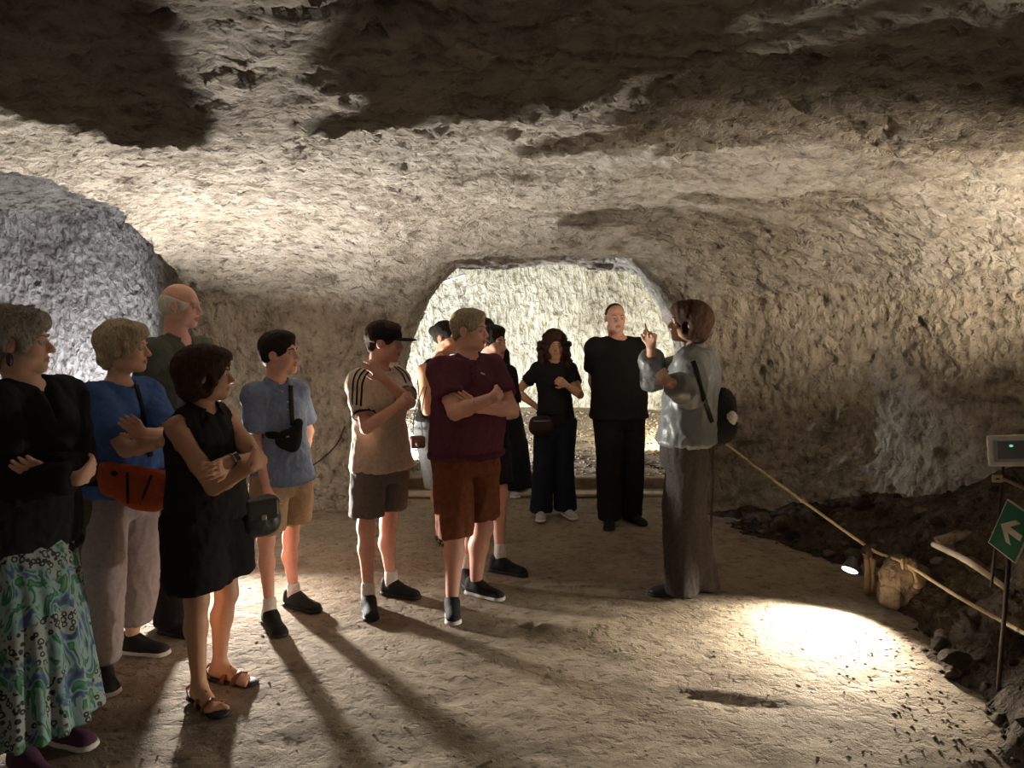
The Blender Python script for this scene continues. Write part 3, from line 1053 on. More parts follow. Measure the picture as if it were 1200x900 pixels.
    dirs = [(TI[i] - WR[i]) / np.linalg.norm(TI[i] - WR[i]) for i in (0, 1)]
    allp = body + hp + hands[0] + hands[1]

    zneck = NKB - HR[2] * 0.035

    def in_head(P, m=0.0):
        return ((P - zneck) @ HR[2] > -m) & (np.linalg.norm(P - HC, axis=-1) < 0.2)

    def in_hand(P, i, m=0.0):
        return ((P - WR[i]) @ dirs[i] > -m) & (np.linalg.norm(P - WR[i] - dirs[i] * 0.09, axis=-1) < 0.13)
    parts = []
    hb = hv * 1.55
    v, q = solid(allp, hb, keep=lambda P: ~(in_head(P) | in_hand(P, 0) | in_hand(P, 1)))
    parts.append((v, q, 'b'))
    hh = hv * 0.66
    v, q = solid(allp, hh, keep=lambda P: in_head(P, 0.012), lo=HC - 0.17, hi=HC + 0.16)
    parts.append((v, q, 'h'))
    hf = hv * 0.55
    for i in (0, 1):
        c = WR[i] + dirs[i] * 0.085
        v, q = solid(allp, hf, keep=lambda P: in_hand(P, i, 0.012), lo=c - 0.14, hi=c + 0.14)
        parts.append((v, q, 'd'))
    V, Q, off, mi = [], [], 0, []
    for v, q, kd in parts:
        v, q = compact(v, q)
        if not len(q):
            continue
        cc = v[q].mean(1)
        m = np.zeros(len(q), np.int32)
        if kd == 'h':
            lp = (cc - HC) @ HR.T / hs
            m[((lp[:, 0] / 0.023) ** 2 + ((lp[:, 2] + 0.064) / 0.012) ** 2 < 1) & (lp[:, 1] > 0.07)] = 1
        V.append(v); Q.append(q + off); off += len(v); mi.append(m)
    V, Q, mi = np.concatenate(V), np.concatenate(Q), np.concatenate(mi)
    bo = mesh_from('body', V, Q, [SKIN[skin], M_LIP], root, loc=root_loc)
    bo.data.polygons.foreach_set('material_index', mi)
    # ---------------- eyes, eyebrows, hair
    XH = lambda x, y, z: HC + (np.array([x, y, z]) * hs) @ HR
    for q in (-1, 1):
        e = build('eye', [Ell(XH(q * 0.031, 0.0735, -0.001), (0.0125 * hs,) * 3)], 0.004, M_EYE, root, root_loc)
        ir = build('iris', [Ell(XH(q * 0.031, 0.0830, -0.001), np.array((0.0055, 0.0036, 0.0055)) * hs, HR)], 0.0025, M_IRIS, e, root_loc)
        if hairmat is not None:
            tube('eyebrow', [XH(q * 0.014, 0.091, 0.019), XH(q * 0.032, 0.088, 0.025), XH(q * 0.048, 0.073, 0.021)], [0.0028, 0.0032, 0.0018], hairmat, root, root_loc, n=6)
    if hair:
        am, fr = {'curly': (0.016, 26), 'bob': (0.008, 20), 'tousled': (0.011, 22), 'stubble': (0.0, 20)}.get(hair, (0.005, 26))
        build('hair', hair_prims(HC, HR, hs, hair), hv * 0.75, hairmat, root, root_loc, amp=am, freq=fr, stretch=(1.2, 1.2, 0.6) if hair != 'curly' else (1, 1, 1), oct=2, ridged=True)
    # ---------------- top
    info = dict(root=root, loc=root_loc, SH=SH, EL=EL, WR=WR, TI=TI, NB=NB, PV=PV, HC=HC, HR=HR, F=F, L=L, U=U, sp=sp, AN=AN, KN=KN, HJ=HJ, GZ=GZ, XH=XH, hs=hs, H=H, bk=bk, dirs=dirs, tor=tor, ax=ax)
    if top:
        g = top.get('g', 0.012)
        tp = []
        rows = []
        tl = top.get('hem', -0.05)
        for z, x, y, w, d in tor:
            rows.append([z, x, y, w + g, d + g])
        hz = sp(tl)[2]
        rows = [r for r in rows if r[0] > hz + 0.02]
        loose = top.get('loose', 0.0)
        n = len(rows)
        zt = rows[-1][0]
        for r in rows:
            t = (zt - r[0]) / (zt - hz)
            r[3] += loose * t; r[4] += loose * t
        low = list(rows[0]); c = sp(tl) + F * 0.02 * belly
        flare = top.get('flare', 0.012)
        low[0], low[1], low[2] = hz, c[0], c[1]; low[3] += flare; low[4] += flare
        rows.insert(0, low)
        # drop the topmost rows near the neck: the neckline
        tp.append(Loft(rows[:-1], L, F, 0.03))
        for i in (0, 1):
            tp.append(Cone(SH[i], NB - U * 0.035 + (L if i else -L) * top.get('neckw', 0.05), 0.044 * bk + g, 0.038 * bk + g * 0.5, 0.04))
            sl = top.get('sleeve', 0.75)
            sg = top.get('sg', g + 0.004)
            if sl > 0:
                tp.append(Ell(SH[i], (0.049 * bk + g,) * 3, None, 0.03))
                if sl <= 1:
                    e = SH[i] + (EL[i] - SH[i]) * sl
                    tp.append(Cone(SH[i], e, 0.049 * bk + g, 0.044 * bk + sg, 0.03, flat=True))
                    dr = (EL[i] - SH[i]) / np.linalg.norm(EL[i] - SH[i])
                else:
                    tp.append(Cone(SH[i], EL[i], 0.049 * bk + g, 0.040 * bk + sg, 0.03))
                    e = EL[i] + (WR[i] - EL[i]) * (sl - 1)
                    tp.append(Cone(EL[i], e, 0.042 * bk + sg, 0.032 * bk + sg, 0.02, flat=True))
                    dr = (WR[i] - EL[i]) / np.linalg.norm(WR[i] - EL[i])
        for e in top.get('extra', []):
            tp.append(e)
        # sleeveless: cut round the armholes
        if top.get('sleeve', 0.75) == 0:
            for i in (0, 1):
                o_ = (L if i else -L)
                tp.append(Ell(SH[i] + o_ * 0.035 - U * 0.01, (0.075, 0.062, 0.105), Rb, 0.01, 's'))
                tp.append(Cone(SH[i] + o_ * 0.01, EL[i] + o_ * 0.01, 0.058 * bk, 0.052 * bk, 0.006, op='s'))
        nk = top.get('neck', 'round')
        if nk == 'v':
            tp.append(Cone(NB + F * 0.085 + U * 0.03, NB + F * 0.13 - U * 0.13, 0.055, 0.008, 0.01, op='s'))
        tp.append(Ell(NB + F * 0.02 + U * top.get('nz', 0.02), (0.064 * sc, 0.072 * sc, 0.050), Rb, 0.012, 's'))
        for i in (0, 1):           # hollow cuffs
            if 0 < sl <= 1:
                dr = (EL[i] - SH[i]) / np.linalg.norm(EL[i] - SH[i]); e = SH[i] + (EL[i] - SH[i]) * sl
                tp.append(Cone(e - dr * 0.03, e + dr * 0.02, 0.044 * bk + sg * 0.35, 0.044 * bk + sg * 0.35, 0.004, op='s'))
        tp.append(Box(np.array([sp(tl)[0], sp(tl)[1], hz - 0.1 + 0.0]), (0.6, 0.6, 0.1), Rb, 0.002, 's', 0.001)) if top.get('cutlow') else None
        tp = [t for t in tp if t is not None]
        o = build(top.get('name', 'shirt'), tp, hv * 1.1, top['mat'], root, root_loc, amp=top.get('amp', 0.010), freq=top.get('freq', 7), stretch=(1, 1, 0.55), oct=3, ridged=True, ph=D)
        info['top'] = o
        info['tp'] = tp
    # ---------------- bottom
    if bottom:
        g = bottom.get('g', 0.008)
        bp = []
        t1 = bottom.get('waist', 0.14)
        rows = []
        for t, w, d in ((-0.24, 0.165 * hip, 0.118), (-0.1, 0.172 * hip, 0.122), (0.0, 0.172 * hip, 0.120), (t1, 0.160 + 0.02 * belly, 0.114 + 0.035 * belly)):
            c = sp(t)
            rows.append((c[2], c[0], c[1], w * bk + g, d * bk + g))
        kd = bottom['kind']
        if kd == 'skirt':
            hz = bottom['hem']; wd = bottom['w']
            c = (AN[0] + AN[1]) / 2
            rows = rows[2:]
            rows += [(hz, c[0], c[1], wd, wd * 0.8), ((hz + rows[0][0]) / 2, (c[0] + rows[0][1]) / 2, (c[1] + rows[0][2]) / 2, wd * 0.86, wd * 0.72)]
            bp.append(Loft(rows, L, F, 0.02, folds=15, amp=0.085))
            rr = [(r[0] - 0.03, r[1], r[2], r[3] * 0.86, r[4] * 0.86) for r in rows]
            bp.append(Loft([r for r in sorted(rr)[:2]], L, F, 0.004, 's', folds=15, amp=0.085))
        else:
            bp.append(Loft(rows, L, F, 0.03))
            for i in (0, 1):
                hm = bottom['hem'][i] if isinstance(bottom['hem'], (list, tuple)) else bottom['hem']
                a, b, c = HJ[i], KN[i], AN[i]
                rt, rk, rh = bottom.get('r', (0.088, 0.075, 0.065))
                zz = lambda z: (a + (b - a) * (a[2] - z) / (a[2] - b[2])) if z > b[2] else (b + (c - b) * (b[2] - z) / (b[2] - c[2]))
                rws = []
                hz = hm if hm > 0.14 else GZ[i] + hm
                zs = [z for z in (a[2], (a[2] + b[2]) / 2, b[2], (b[2] + c[2]) / 2) if z > hz + 0.05] + [hz]
                for z in zs:
                    p = zz(z)
                    t = (a[2] - z) / (a[2] - c[2])
                    tk = (a[2] - b[2]) / (a[2] - c[2])
                    r = np.interp(t, [0, tk, 1], [rt, rk, rh])
                    rws.append((z, p[0], p[1], r, r * 0.98))
                bp.append(Loft(rws, L, F, bottom.get('k', 0.025)))
                if hm > 0.16:
                    p = zz(hz); r = rws[-1][3]
                    bp.append(Loft([(hz - 0.02, p[0], p[1], r - 0.02, r - 0.02), (hz + 0.03, p[0], p[1], r - 0.02, r - 0.02)], L, F, 0.004, 's'))
        o = build(bottom.get('name', 'trousers'), bp, hv * 1.1, bottom['mat'], root, root_loc, amp=bottom.get('amp', 0.010), freq=bottom.get('freq', 6), stretch=bottom.get('st', (1, 1, 0.45)), oct=3, ridged=True, ph=D * 3)
        info['bottom'] = o
        info['bp'] = bp
    # ---------------- shoes and socks
    if shoes:
        for i in (0, 1):
            shoe(root, root_loc, AN[i], feet[i][2], GZ[i], shoes[0], shoes[3] if len(shoes) > 3 else (0.92 + 0.08 * sc), shoes[1], shoes[2], h=hv * 0.85)
    if socks:
        for i in (0, 1):
            top_ = AN[i] + (KN[i] - AN[i]) * socks[1]
            build('sock', [Cone(AN[i] - U * 0.03, top_, 0.042, 0.043 * bk + 0.001, 0.01, flat=True)], hv * 0.9, socks[0], root, root_loc, amp=0.002, freq=30)
    return info



def skirt_material():
    m, nt, b = new_mat('printed_skirt')
    L = nt.links.new
    tc = N(nt, 'ShaderNodeTexCoord')
    n = N(nt, 'ShaderNodeTexNoise', Scale=6.5, Detail=2.0, Distortion=2.2)
    mp = N(nt, 'ShaderNodeMapping'); mp.inputs['Scale'].default_value = (1.8, 1.8, 0.8)
    L(tc.outputs['Object'], mp.inputs[0]); L(mp.outputs[0], n.inputs['Vector'])
    r = ramp(nt, n.outputs[0], [(0.28, (0.02, 0.05, 0.12)), (0.40, (0.10, 0.17, 0.32)), (0.46, (0.33, 0.52, 0.50)), (0.53, (0.40, 0.55, 0.52)), (0.57, (0.015, 0.17, 0.08)), (0.66, (0.10, 0.36, 0.20)), (0.74, (0.42, 0.32, 0.09))])
    r.color_ramp.interpolation = 'EASE'
    # leopard rings in patches
    v = N(nt, 'ShaderNodeTexVoronoi', Scale=42.0, Randomness=0.9)
    L(tc.outputs['Object'], v.inputs['Vector'])
    w = N(nt, 'ShaderNodeTexNoise', Scale=45.0); L(tc.outputs['Object'], w.inputs['Vector'])
    ad = N(nt, 'ShaderNodeMath', operation='MULTIPLY_ADD'); ad.inputs[1].default_value = 0.5
    L(w.outputs[0], ad.inputs[0]); L(v.outputs[0], ad.inputs[2])
    rg = ramp(nt, ad.outputs[0], [(0.44, 1.0), (0.50, 0.0), (0.70, 0.0), (0.76, 1.0)])
    pn = N(nt, 'ShaderNodeTexNoise', Scale=4.2, Detail=1.0, Distortion=1.5); 
    L(tc.outputs['Object'], pn.inputs['Vector'])
    pm = ramp(nt, pn.outputs[0], [(0.50, 0.0), (0.53, 1.0)])
    bg_ = N(nt, 'ShaderNodeMix', data_type='RGBA'); L(pm.outputs[0], bg_.inputs[0]); L(r.outputs[0], bg_.inputs[6]); bg_.inputs[7].default_value = (0.46, 0.50, 0.46, 1)
    inv = N(nt, 'ShaderNodeMath', operation='SUBTRACT'); inv.inputs[0].default_value = 1; L(rg.outputs[0], inv.inputs[1])
    mm = N(nt, 'ShaderNodeMath', operation='MULTIPLY'); L(inv.outputs[0], mm.inputs[0]); L(pm.outputs[0], mm.inputs[1])
    fin = N(nt, 'ShaderNodeMix', data_type='RGBA'); L(mm.outputs[0], fin.inputs[0]); L(bg_.outputs[2], fin.inputs[6]); fin.inputs[7].default_value = (0.012, 0.015, 0.02, 1)
    dk = N(nt, 'ShaderNodeMix', data_type='RGBA', blend_type='MULTIPLY'); dk.inputs[0].default_value = 1.0
    dk.inputs[7].default_value = (0.55, 0.60, 0.60, 1)
    L(fin.outputs[2], dk.inputs[6]); L(dk.outputs[2], b.inputs['Base Color'])
    b.inputs['Roughness'].default_value = 0.75
    return m


C_SKIRT = skirt_material()
TSHIRT = dict(hem=-0.12, g=0.014, loose=0.012)
P = {}

P['jacket_woman'] = make_person(
    'grey-haired woman in black jacket and green leopard-print skirt, cut by the left edge', 2.80, 1.70, 78, (30, 450), (28, 612), (22, 401),
    [(28, 905, 60), (66, 868, 72)], [None, None],
    [((12, 590, -1), (95, 560, -1), (120, 535, 1), 20), ((98, 570, -1), (52, 552, -1), (22, 545, -1), 20)], 'fair', 1.05, hip=1.08, hyaw=110,
    top=dict(mat=C_BLACK, hem=-0.22, g=0.035, sleeve=1.86, sg=0.022, neck='v', name='jacket', flare=0.02, amp=0.016),
    bottom=dict(mat=C_SKIRT, kind='skirt', hem=0.14, w=0.235, name='skirt', amp=0.004), shoes=('sneaker', M_SHOE_P, M_SOLE_W), hair='tousled', hairmat=H_GREY, hs=1.06)
P['blue_woman'] = make_person(
    'woman in blue top and grey trousers with short fair grey hair, arms folded', 3.42, 1.63, 68, (138, 449), (140, 574), (147, 408),
    [(120, 798, 40), (156, 765, 82)], [None, (163, 690)],
    [((148, 527, -1), (192, 517, -1), (215, 500, 1), 25), ((198, 512, -1), (165, 507, -1), (150, 492, -1), 20)], 'fair', 1.0, belly=0.5, hip=1.05, hyaw=100, al=1.08,
    top=dict(mat=C_BLUE, hem=0.02, g=0.022, sleeve=0.78, sg=0.028, loose=0.02, amp=0.016, name='top', nz=0.0),
    bottom=dict(mat=C_GREYTR, kind='legs', hem=[0.10, 0.16], r=(0.100, 0.082, 0.070)), shoes=('canvas', M_SHOE_B, M_SOLE_W), hair='tousled', hairmat=H_BLOND)
P['green_man'] = make_person(
    'tall bald man with white side hair in grey-green shirt, behind the others', 3.95, 1.86, 72, (207, 397), (207, 527), (213, 358),
    [(200, 742, 70), (212, 718, 60)], [None, None],
    [((168, 478, 1), (205, 500, 1), None, 25), ((245, 480, 1), (215, 500, 1), None, 25)], 'pink', 1.05, belly=0.4, hyaw=92, hpitch=-6,
    top=dict(mat=C_GREEN, hem=-0.1, g=0.016, sleeve=0.9, sg=0.02, neck='v', amp=0.014),
    bottom=dict(mat=C_DKTROU, kind='legs', hem=0.06, r=(0.100, 0.084, 0.075)), shoes=('sneaker', M_SHOE_B, M_SOLE_B), hair='fringe', hairmat=H_WHITE)
P['dress_woman'] = make_person(
    'dark-haired woman in sleeveless black top and shorts with brown sandals, arms folded', 3.17, 1.55, 66, (236, 478), (243, 600), (243, 439),
    [(234, 824, 50), (258, 797, 72)], [(231, 708), (266, 700)],
    [((250, 572, -1), (296, 546, -1), (308, 520, 1), 25), ((304, 540, -1), (268, 541, -1), (245, 555, -1), 25)], 'tan', 0.98, belly=0.4, hip=1.10, hyaw=102, hv=0.0078, al=1.14,
    top=dict(mat=C_BLACK2, hem=-0.02, g=0.018, sleeve=0, neck='v', loose=0.02, amp=0.010, name='blouse', neckw=0.075),
    bottom=dict(mat=C_BLACK, kind='legs', hem=0.50, r=(0.122, 0.124, 0.12), name='shorts', k=0.05, g=0.02), shoes=('sandal', M_SANDAL, M_SOLE_B), hair='bob', hairmat=H_DARK)
P['blue_boy'] = make_person(
    'boy in blue-grey polo shirt and khaki shorts with a black sling bag', 3.97, 1.58, 50, (323, 447), (331, 552), (328, 415),
    [(317, 733, 35), (345, 711, 62)], [(312, 637), (341, 635)],
    [((301, 527, -1), (314, 578, -1), (320, 600, -1), 30), ((362, 505, 1), (352, 550, 1), None, 30)], 'pink', 0.84, hyaw=84, hpitch=5, sw=0.165,
    top=dict(mat=C_BLUEPOLO, hem=-0.10, g=0.020, sleeve=0.72, sg=0.024, loose=0.02, amp=0.013),
    bottom=dict(mat=C_KHAKI, kind='legs', hem=0.50, r=(0.100, 0.092, 0.085), name='shorts'), shoes=('sneaker', M_SHOE_B, M_SOLE_B), socks=(C_WHITE, 0.20), hair='crop', hairmat=H_BLACK)
P['cap_boy'] = make_person(
    'boy in black cap and cream striped-sleeve t-shirt holding his own neck', 4.20, 1.64, 46, (443, 433), (447, 537), (451, 401),
    [(432, 714, 15), (459, 697, 68)], [(429, 622), (455, 618)],
    [((429, 502, -1), (468, 474, -1), (484, 462, 1), 25), ((480, 472, -1), (447, 441, -1), (431, 421, -1), 30)], 'pink', 0.92, hyaw=86, hpitch=-3,
    top=dict(mat=C_CREAM, hem=-0.10, g=0.020, sleeve=0.70, sg=0.022, loose=0.015, amp=0.013),
    bottom=dict(mat=C_GREYSH, kind='legs', hem=0.52, r=(0.098, 0.092, 0.086), name='shorts'), shoes=('sneaker', M_SHOE_B, M_SOLE_B), socks=(C_WHITE, 0.20), hair='short', hairmat=H_DARK)
P['denim_woman'] = make_person(
    'woman in pale denim bermudas and striped slides, mostly hidden behind the maroon-shirted man', 5.15, 1.60, 40, (516, 422), (513, 500), (524, 396),
    [(517, 634, 25), (524, 622, 40)], [None, None],
    [((500, 487, -1), (520, 488, 1), None, 20), ((545, 480, 1), (525, 485, 1), None, 20)], 'tan', 0.98, hyaw=60, hv=0.010,
    top=dict(mat=C_BLACK, hem=0.12, g=0.012, sleeve=0, name='vest'),
    bottom=dict(mat=C_DENIM, kind='legs', hem=0.42, r=(0.100, 0.082, 0.070), name='bermudas'), shoes=('slide', M_SHOE_B, M_SOLE_B), hair='bun', hairmat=H_BLACK)
P['maroon_man'] = make_person(
    'sandy-haired man in maroon polo shirt and rust-brown shorts, arms folded', 4.15, 1.74, 36, (547, 419), (546, 527), (551, 387),
    [(530, 717, 5), (558, 697, 60)], [(533, 627), (566, 622)],
    [((533, 484, -1), (578, 466, -1), (592, 452, 1), 25), ((600, 480, -1), (560, 478, -1), (533, 460, -1), 22)], 'pink', 1.08, belly=0.9, hyaw=70, sw=0.152,
    top=dict(mat=C_MAROON, hem=-0.05, g=0.020, sleeve=0.66, sg=0.026, loose=0.012, flare=0.016, amp=0.014),
    bottom=dict(mat=C_BROWN, kind='legs', hem=[0.43, 0.48], r=(0.100, 0.095, 0.092), name='shorts', amp=0.02), shoes=('sneaker', M_SHOE_B, M_SOLE_W), hair='short', hairmat=H_SAND)
P['hidden_person'] = make_person(
    'dark-haired person in black t-shirt with white socks, close behind the maroon-shirted man', 4.86, 1.58, 45, (577, 429), (570, 519), (577, 402),
    [(546, 684, 20), (586, 670, 65)], [None, None],
    [((556, 480, 1), (580, 487, 1), None, 20), ((603, 486, 1), (586, 488, -1), None, 20)], 'pink', 0.95, hyaw=55,
    top=dict(mat=C_BLACK, hem=-0.10, g=0.016, sleeve=0.72, sg=0.02),
    bottom=dict(mat=C_BLACK2, kind='legs', hem=0.55, r=(0.095, 0.088, 0.08), name='shorts'), shoes=('sneaker', M_SHOE_B, M_SOLE_B), socks=(C_WHITE, 0.24), hair='short', hairmat=H_BLACK)
P['back_person'] = make_person(
    'person in flowing black trousers and white shoes beyond the arch, head hidden behind others', 6.75, 1.58, 20, (572, 408), (583, 470), (570, 388),
    [(594, 579, 30), (606, 577, 50)], [None, None],
    [(None, None, None, 20), (None, None, None, 20)], 'olive', 0.95, hv=0.011,
    top=dict(mat=C_BLACK, hem=-0.15, g=0.02, sleeve=0.75, sg=0.02),
    bottom=dict(mat=C_BLACK, kind='legs', hem=0.07, r=(0.110, 0.125, 0.14)), shoes=('sneaker', M_SHOE_G, M_SOLE_W), hair='bun', hairmat=H_BLACK)
P['curly_woman'] = make_person(
    'curly-haired woman in black t-shirt and dark jeans with one hand on her hip', 5.98, 1.58, 8, (649, 423), (651, 492), (650, 405),
    [(634, 605, -5), (662, 603, 20)], [(637, 548), (660, 548)],
    [((606, 459, 1), (634, 481, 1), (648, 490, 1), 30), ((680, 463, -1), (662, 450, -1), (652, 444, -1), 75)], 'tan', 0.92, hyaw=6, hv=0.010,
    top=dict(mat=C_BLACK, hem=-0.05, g=0.012, sleeve=0.55, sg=0.014),
    bottom=dict(mat=C_JEANS, kind='legs', hem=0.05, r=(0.094, 0.078, 0.088), g=0.010), shoes=('sneaker', M_SHOE_G, M_SOLE_W), hair='curly', hairmat=H_DARK)
P['bald_man'] = make_person(
    'large bald man all in black, hands behind his back under the arch', 5.78, 1.78, 12, (724, 397), (725, 480), (721, 373),
    [(714, 614, -10), (738, 610, 30)], [None, None],
    [((695, 447, 1), (708, 480, 1), (724, 492, 1), 30), ((757, 447, 1), (740, 480, 1), (728, 494, 1), 30)], 'pink', 1.08, belly=0.6, hyaw=8, hv=0.010, sw=0.165,
    top=dict(mat=C_BLACK, hem=-0.10, g=0.022, sleeve=0.62, sg=0.03, loose=0.02),
    bottom=dict(mat=C_DKTROU, kind='legs', hem=0.05, r=(0.115, 0.098, 0.088)), shoes=('sneaker', M_SHOE_B, M_SOLE_B), hair='stubble', hairmat=H_DARK)
P['guide'] = make_person(
    'woman in pewter-grey jacket and wide charcoal trousers raising one hand with a pointed finger', 4.32, 1.74, -112, (814, 409), (805, 516), (806, 378),
    [(798, 699, -100), (822, 692, -110)], [None, None],
    [((756, 447, 1), (763, 408, -1), (763, 376, -1), 10), ((812, 462, -1), (780, 446, -1), (768, 428, 1), 40)], 'olive', 1.0, hyaw=-98, hpitch=4, hip=1.02,
    top=dict(mat=C_JACKET, hem=0.0, g=0.022, sleeve=1.72, sg=0.026, loose=0.03, amp=0.022, freq=6, name='jacket', nz=0.03),
    bottom=dict(mat=C_WIDE, kind='legs', hem=0.035, r=(0.110, 0.100, 0.088), g=0.012, k=0.06, amp=0.012, freq=9, st=(1, 1, 0.15)), shoes=('sneaker', M_LEATH, M_SOLE_B), hair='bob', hairmat=H_DARK,
    hand_fix={0: dict(n=(-0.7, -0.6, 0.1), pose=[4, 55, 78, 80], side=-1, spread=1.3)})


# ------------------------------------------------------------------ trimmings of the clothes
def bvh(info, key):
    k = 'bvh_' + key
    if k not in info:
        o = info['top' if key == 'tp' else 'bottom']
        me = o.data
        off = Vector(info['loc'])
        info[k] = BVHTree.FromPolygons([v.co + off for v in me.vertices], [tuple(p.vertices) for p in me.polygons])
    return info[k]


def surf_n(info, u, v, off=0.004, key='tp'):
    """first point of the clothes met by the line of sight through (u, v), lifted by off, with its normal"""
    o = Vector((0, 0, CAMZ)); d = ray(u, v).normalized()
    loc, nor, idx, dist = bvh(info, key).ray_cast(o, d)
    if loc is None:
        t = (Vector(info['sp'](0.6)) - o).length
        loc, nor, idx, dist = bvh(info, key).find_nearest(o + d * t)
    if nor.dot(d) > 0:
        nor = -nor
    return np.array(loc + nor * off), np.array(nor)


def surf(info, u, v, off=0.004, key='tp'):
    o = np.array(surf_n(info, u, v, 0.0, key)[0])
    d = np.array([0, 0, CAMZ]) - o
    return o + d / np.linalg.norm(d) * off


def strap_on(name, info, uvs, mat, parent, loc, w=0.012, key='tp', off=0.006, th=0.002, sub=6):
    uv = []
    for (a, b), (c, e) in zip(uvs[:-1], uvs[1:]):
        for k in range(sub):
            uv.append((a + (c - a) * k / sub, b + (e - b) * k / sub))
    uv.append(uvs[-1])
    pn = [surf_n(info, x, y, off, key) for x, y in uv]
    pts = [p for p, n in pn]; nr = [n for p, n in pn]
    for _ in range(2):
        pts = [pts[0]] + [pts[k] * 0.5 + (pts[k - 1] + pts[k + 1]) * 0.25 for k in range(1, len(pts) - 1)] + [pts[-1]]
        nr = [nr[0]] + [nr[k] + nr[k - 1] + nr[k + 1] for k in range(1, len(nr) - 1)] + [nr[-1]]
    nr = [tuple(n / np.linalg.norm(n)) for n in nr]
    return tube(name, pts, (w, th), mat, parent, loc, flat=nr, n=6)


def collar(info, mat, r=0.074, h=0.020, open_=0.9, trim=None):
    NB, L, F, U = info['NB'], info['L'], info['F'], info['U']
    pts, nr = [], []
    for k in range(25):
        a = open_ * 0.5 + (2 * math.pi - open_) * k / 24
        dr = F * math.cos(a) + L * math.sin(a)
        pts.append(NB + F * 0.012 + dr * r * (0.88 if abs(math.sin(a)) < 0.5 else 0.95) + U * (0.012 - 0.034 * max(0, math.cos(a))))
        nr.append(tuple(dr + U * 0.55))
    o = tube('collar', pts, (h, 0.004), mat, info['root'], info['loc'], flat=nr, n=8)
    if trim:
        pp = [p - info['U'] * h * 0.82 + (p - NB) * 0.16 for p in pts]
        tube('piping', pp, 0.0026, trim, o, info['loc'], n=6)


def dots(name, info, uvs, r, mat, key='tp'):
    for u, v in uvs:
        p = surf(info, u, v, 0.003, key)
        build(name, [Ell(p, (r, r, r), None)], r * 0.5, mat, info['top'], info['loc'])


i = P['maroon_man']
collar(i, C_MAROON, r=0.078, trim=C_WHITE)
strap_on('placket', i, [(552, 424), (555, 452)], C_MAROON, i['top'], i['loc'], w=0.014, off=0.002)
dots('button', i, [(552, 430), (553, 438), (554, 446)], 0.005, C_BLACK)
strap_on('chest_mark', i, [(563, 437), (568, 439)], C_WHITE, i['top'], i['loc'], w=0.005, off=0.002)
i = P['blue_boy']
collar(i, C_BLUEPOLO, r=0.070)
dots('button', i, [(331, 459), (337, 471), (337, 480)], 0.005, C_WHITE)
i = P['green_man']
collar(i, C_GREEN, r=0.080, h=0.026, open_=1.4)
i = P['guide']
collar(i, C_JACKET, r=0.084, h=0.030, open_=1.2)
i = P['dress_woman']
collar(i, C_BLACK2, r=0.078, h=0.022, open_=1.3)
i = P['cap_boy']
for k, ln in enumerate(([(428, 428), (418, 436), (414, 446), (413, 474)], [(433, 429), (423, 438), (419, 448), (418, 475)], [(438, 430), (428, 440), (424, 450), (423, 476)])):
    strap_on('stripe', i, ln, C_BLACK, i['top'], i['loc'], w=0.0055, off=0.004, th=0.0025)
for ln in ([(466, 430), (475, 437), (480, 447)], [(462, 430), (471, 438), (476, 449)]):
    strap_on('stripe', i, ln, C_BLACK, i['top'], i['loc'], w=0.005, off=0.004, th=0.0025)
collar(i, C_BLACK, r=0.068, h=0.009, open_=0.2)
for a in (0, 1):
    sh, el = i['SH'][a], i['EL'][a]
    e = sh + (el - sh) * 0.70; dr = (el - sh) / np.linalg.norm(el - sh)
    s1 = np.cross(dr, [0, 0, 1.0]); s1 /= np.linalg.norm(s1); s2 = np.cross(dr, s1)
    ring = [e + (s1 * math.cos(t) + s2 * math.sin(t)) * 0.064 for t in np.linspace(0, 2 * math.pi, 20, endpoint=False)]
    tube('cuff', ring, (0.009, 0.003), C_BLACK, i['top'], i['loc'], closed=True, flat=[tuple(q - e) for q in ring])
# cap
R, X = i['HR'], i['XH']
cap = build('cap', [Ell(X(0, -0.010, 0.038), (0.088, 0.108, 0.090), R, 0.02), Box(X(0, 0, -0.085), (0.2, 0.2, 0.1), R, 0.004, 's', 0.001)], 0.007, C_BLACK, i['root'], i['loc'])
build('visor', [Ell(X(0, 0.110, 0.022), (0.068, 0.078, 0.010), R, 0.01), Box(X(0, 0.02, 0.02), (0.1, 0.05, 0.05), R, 0.004, 's')], 0.005, C_BLACK, cap, i['loc'])
tube('fastener', [X(-0.03, -0.108, 0.004), X(0, -0.116, 0.0), X(0.03, -0.108, 0.004)], (0.008, 0.003), M_METAL, cap, i['loc'], flat=[tuple(-R[1])] * 3)
build('button', [Ell(X(0, -0.010, 0.128), (0.008, 0.008, 0.005), R)], 0.003, C_BLACK, cap, i['loc'])
# drop earring, necklace
i = P['jacket_woman']
X = i['XH']
er = build('earring', [Ell(X(-0.082, -0.010, -0.046), (0.008, 0.012, 0.012)), Ell(X(-0.083, -0.010, -0.068), (0.009, 0.014, 0.015))], 0.004, M_LEATH, i['root'], i['loc'])
er['label'] = 'black drop earring'
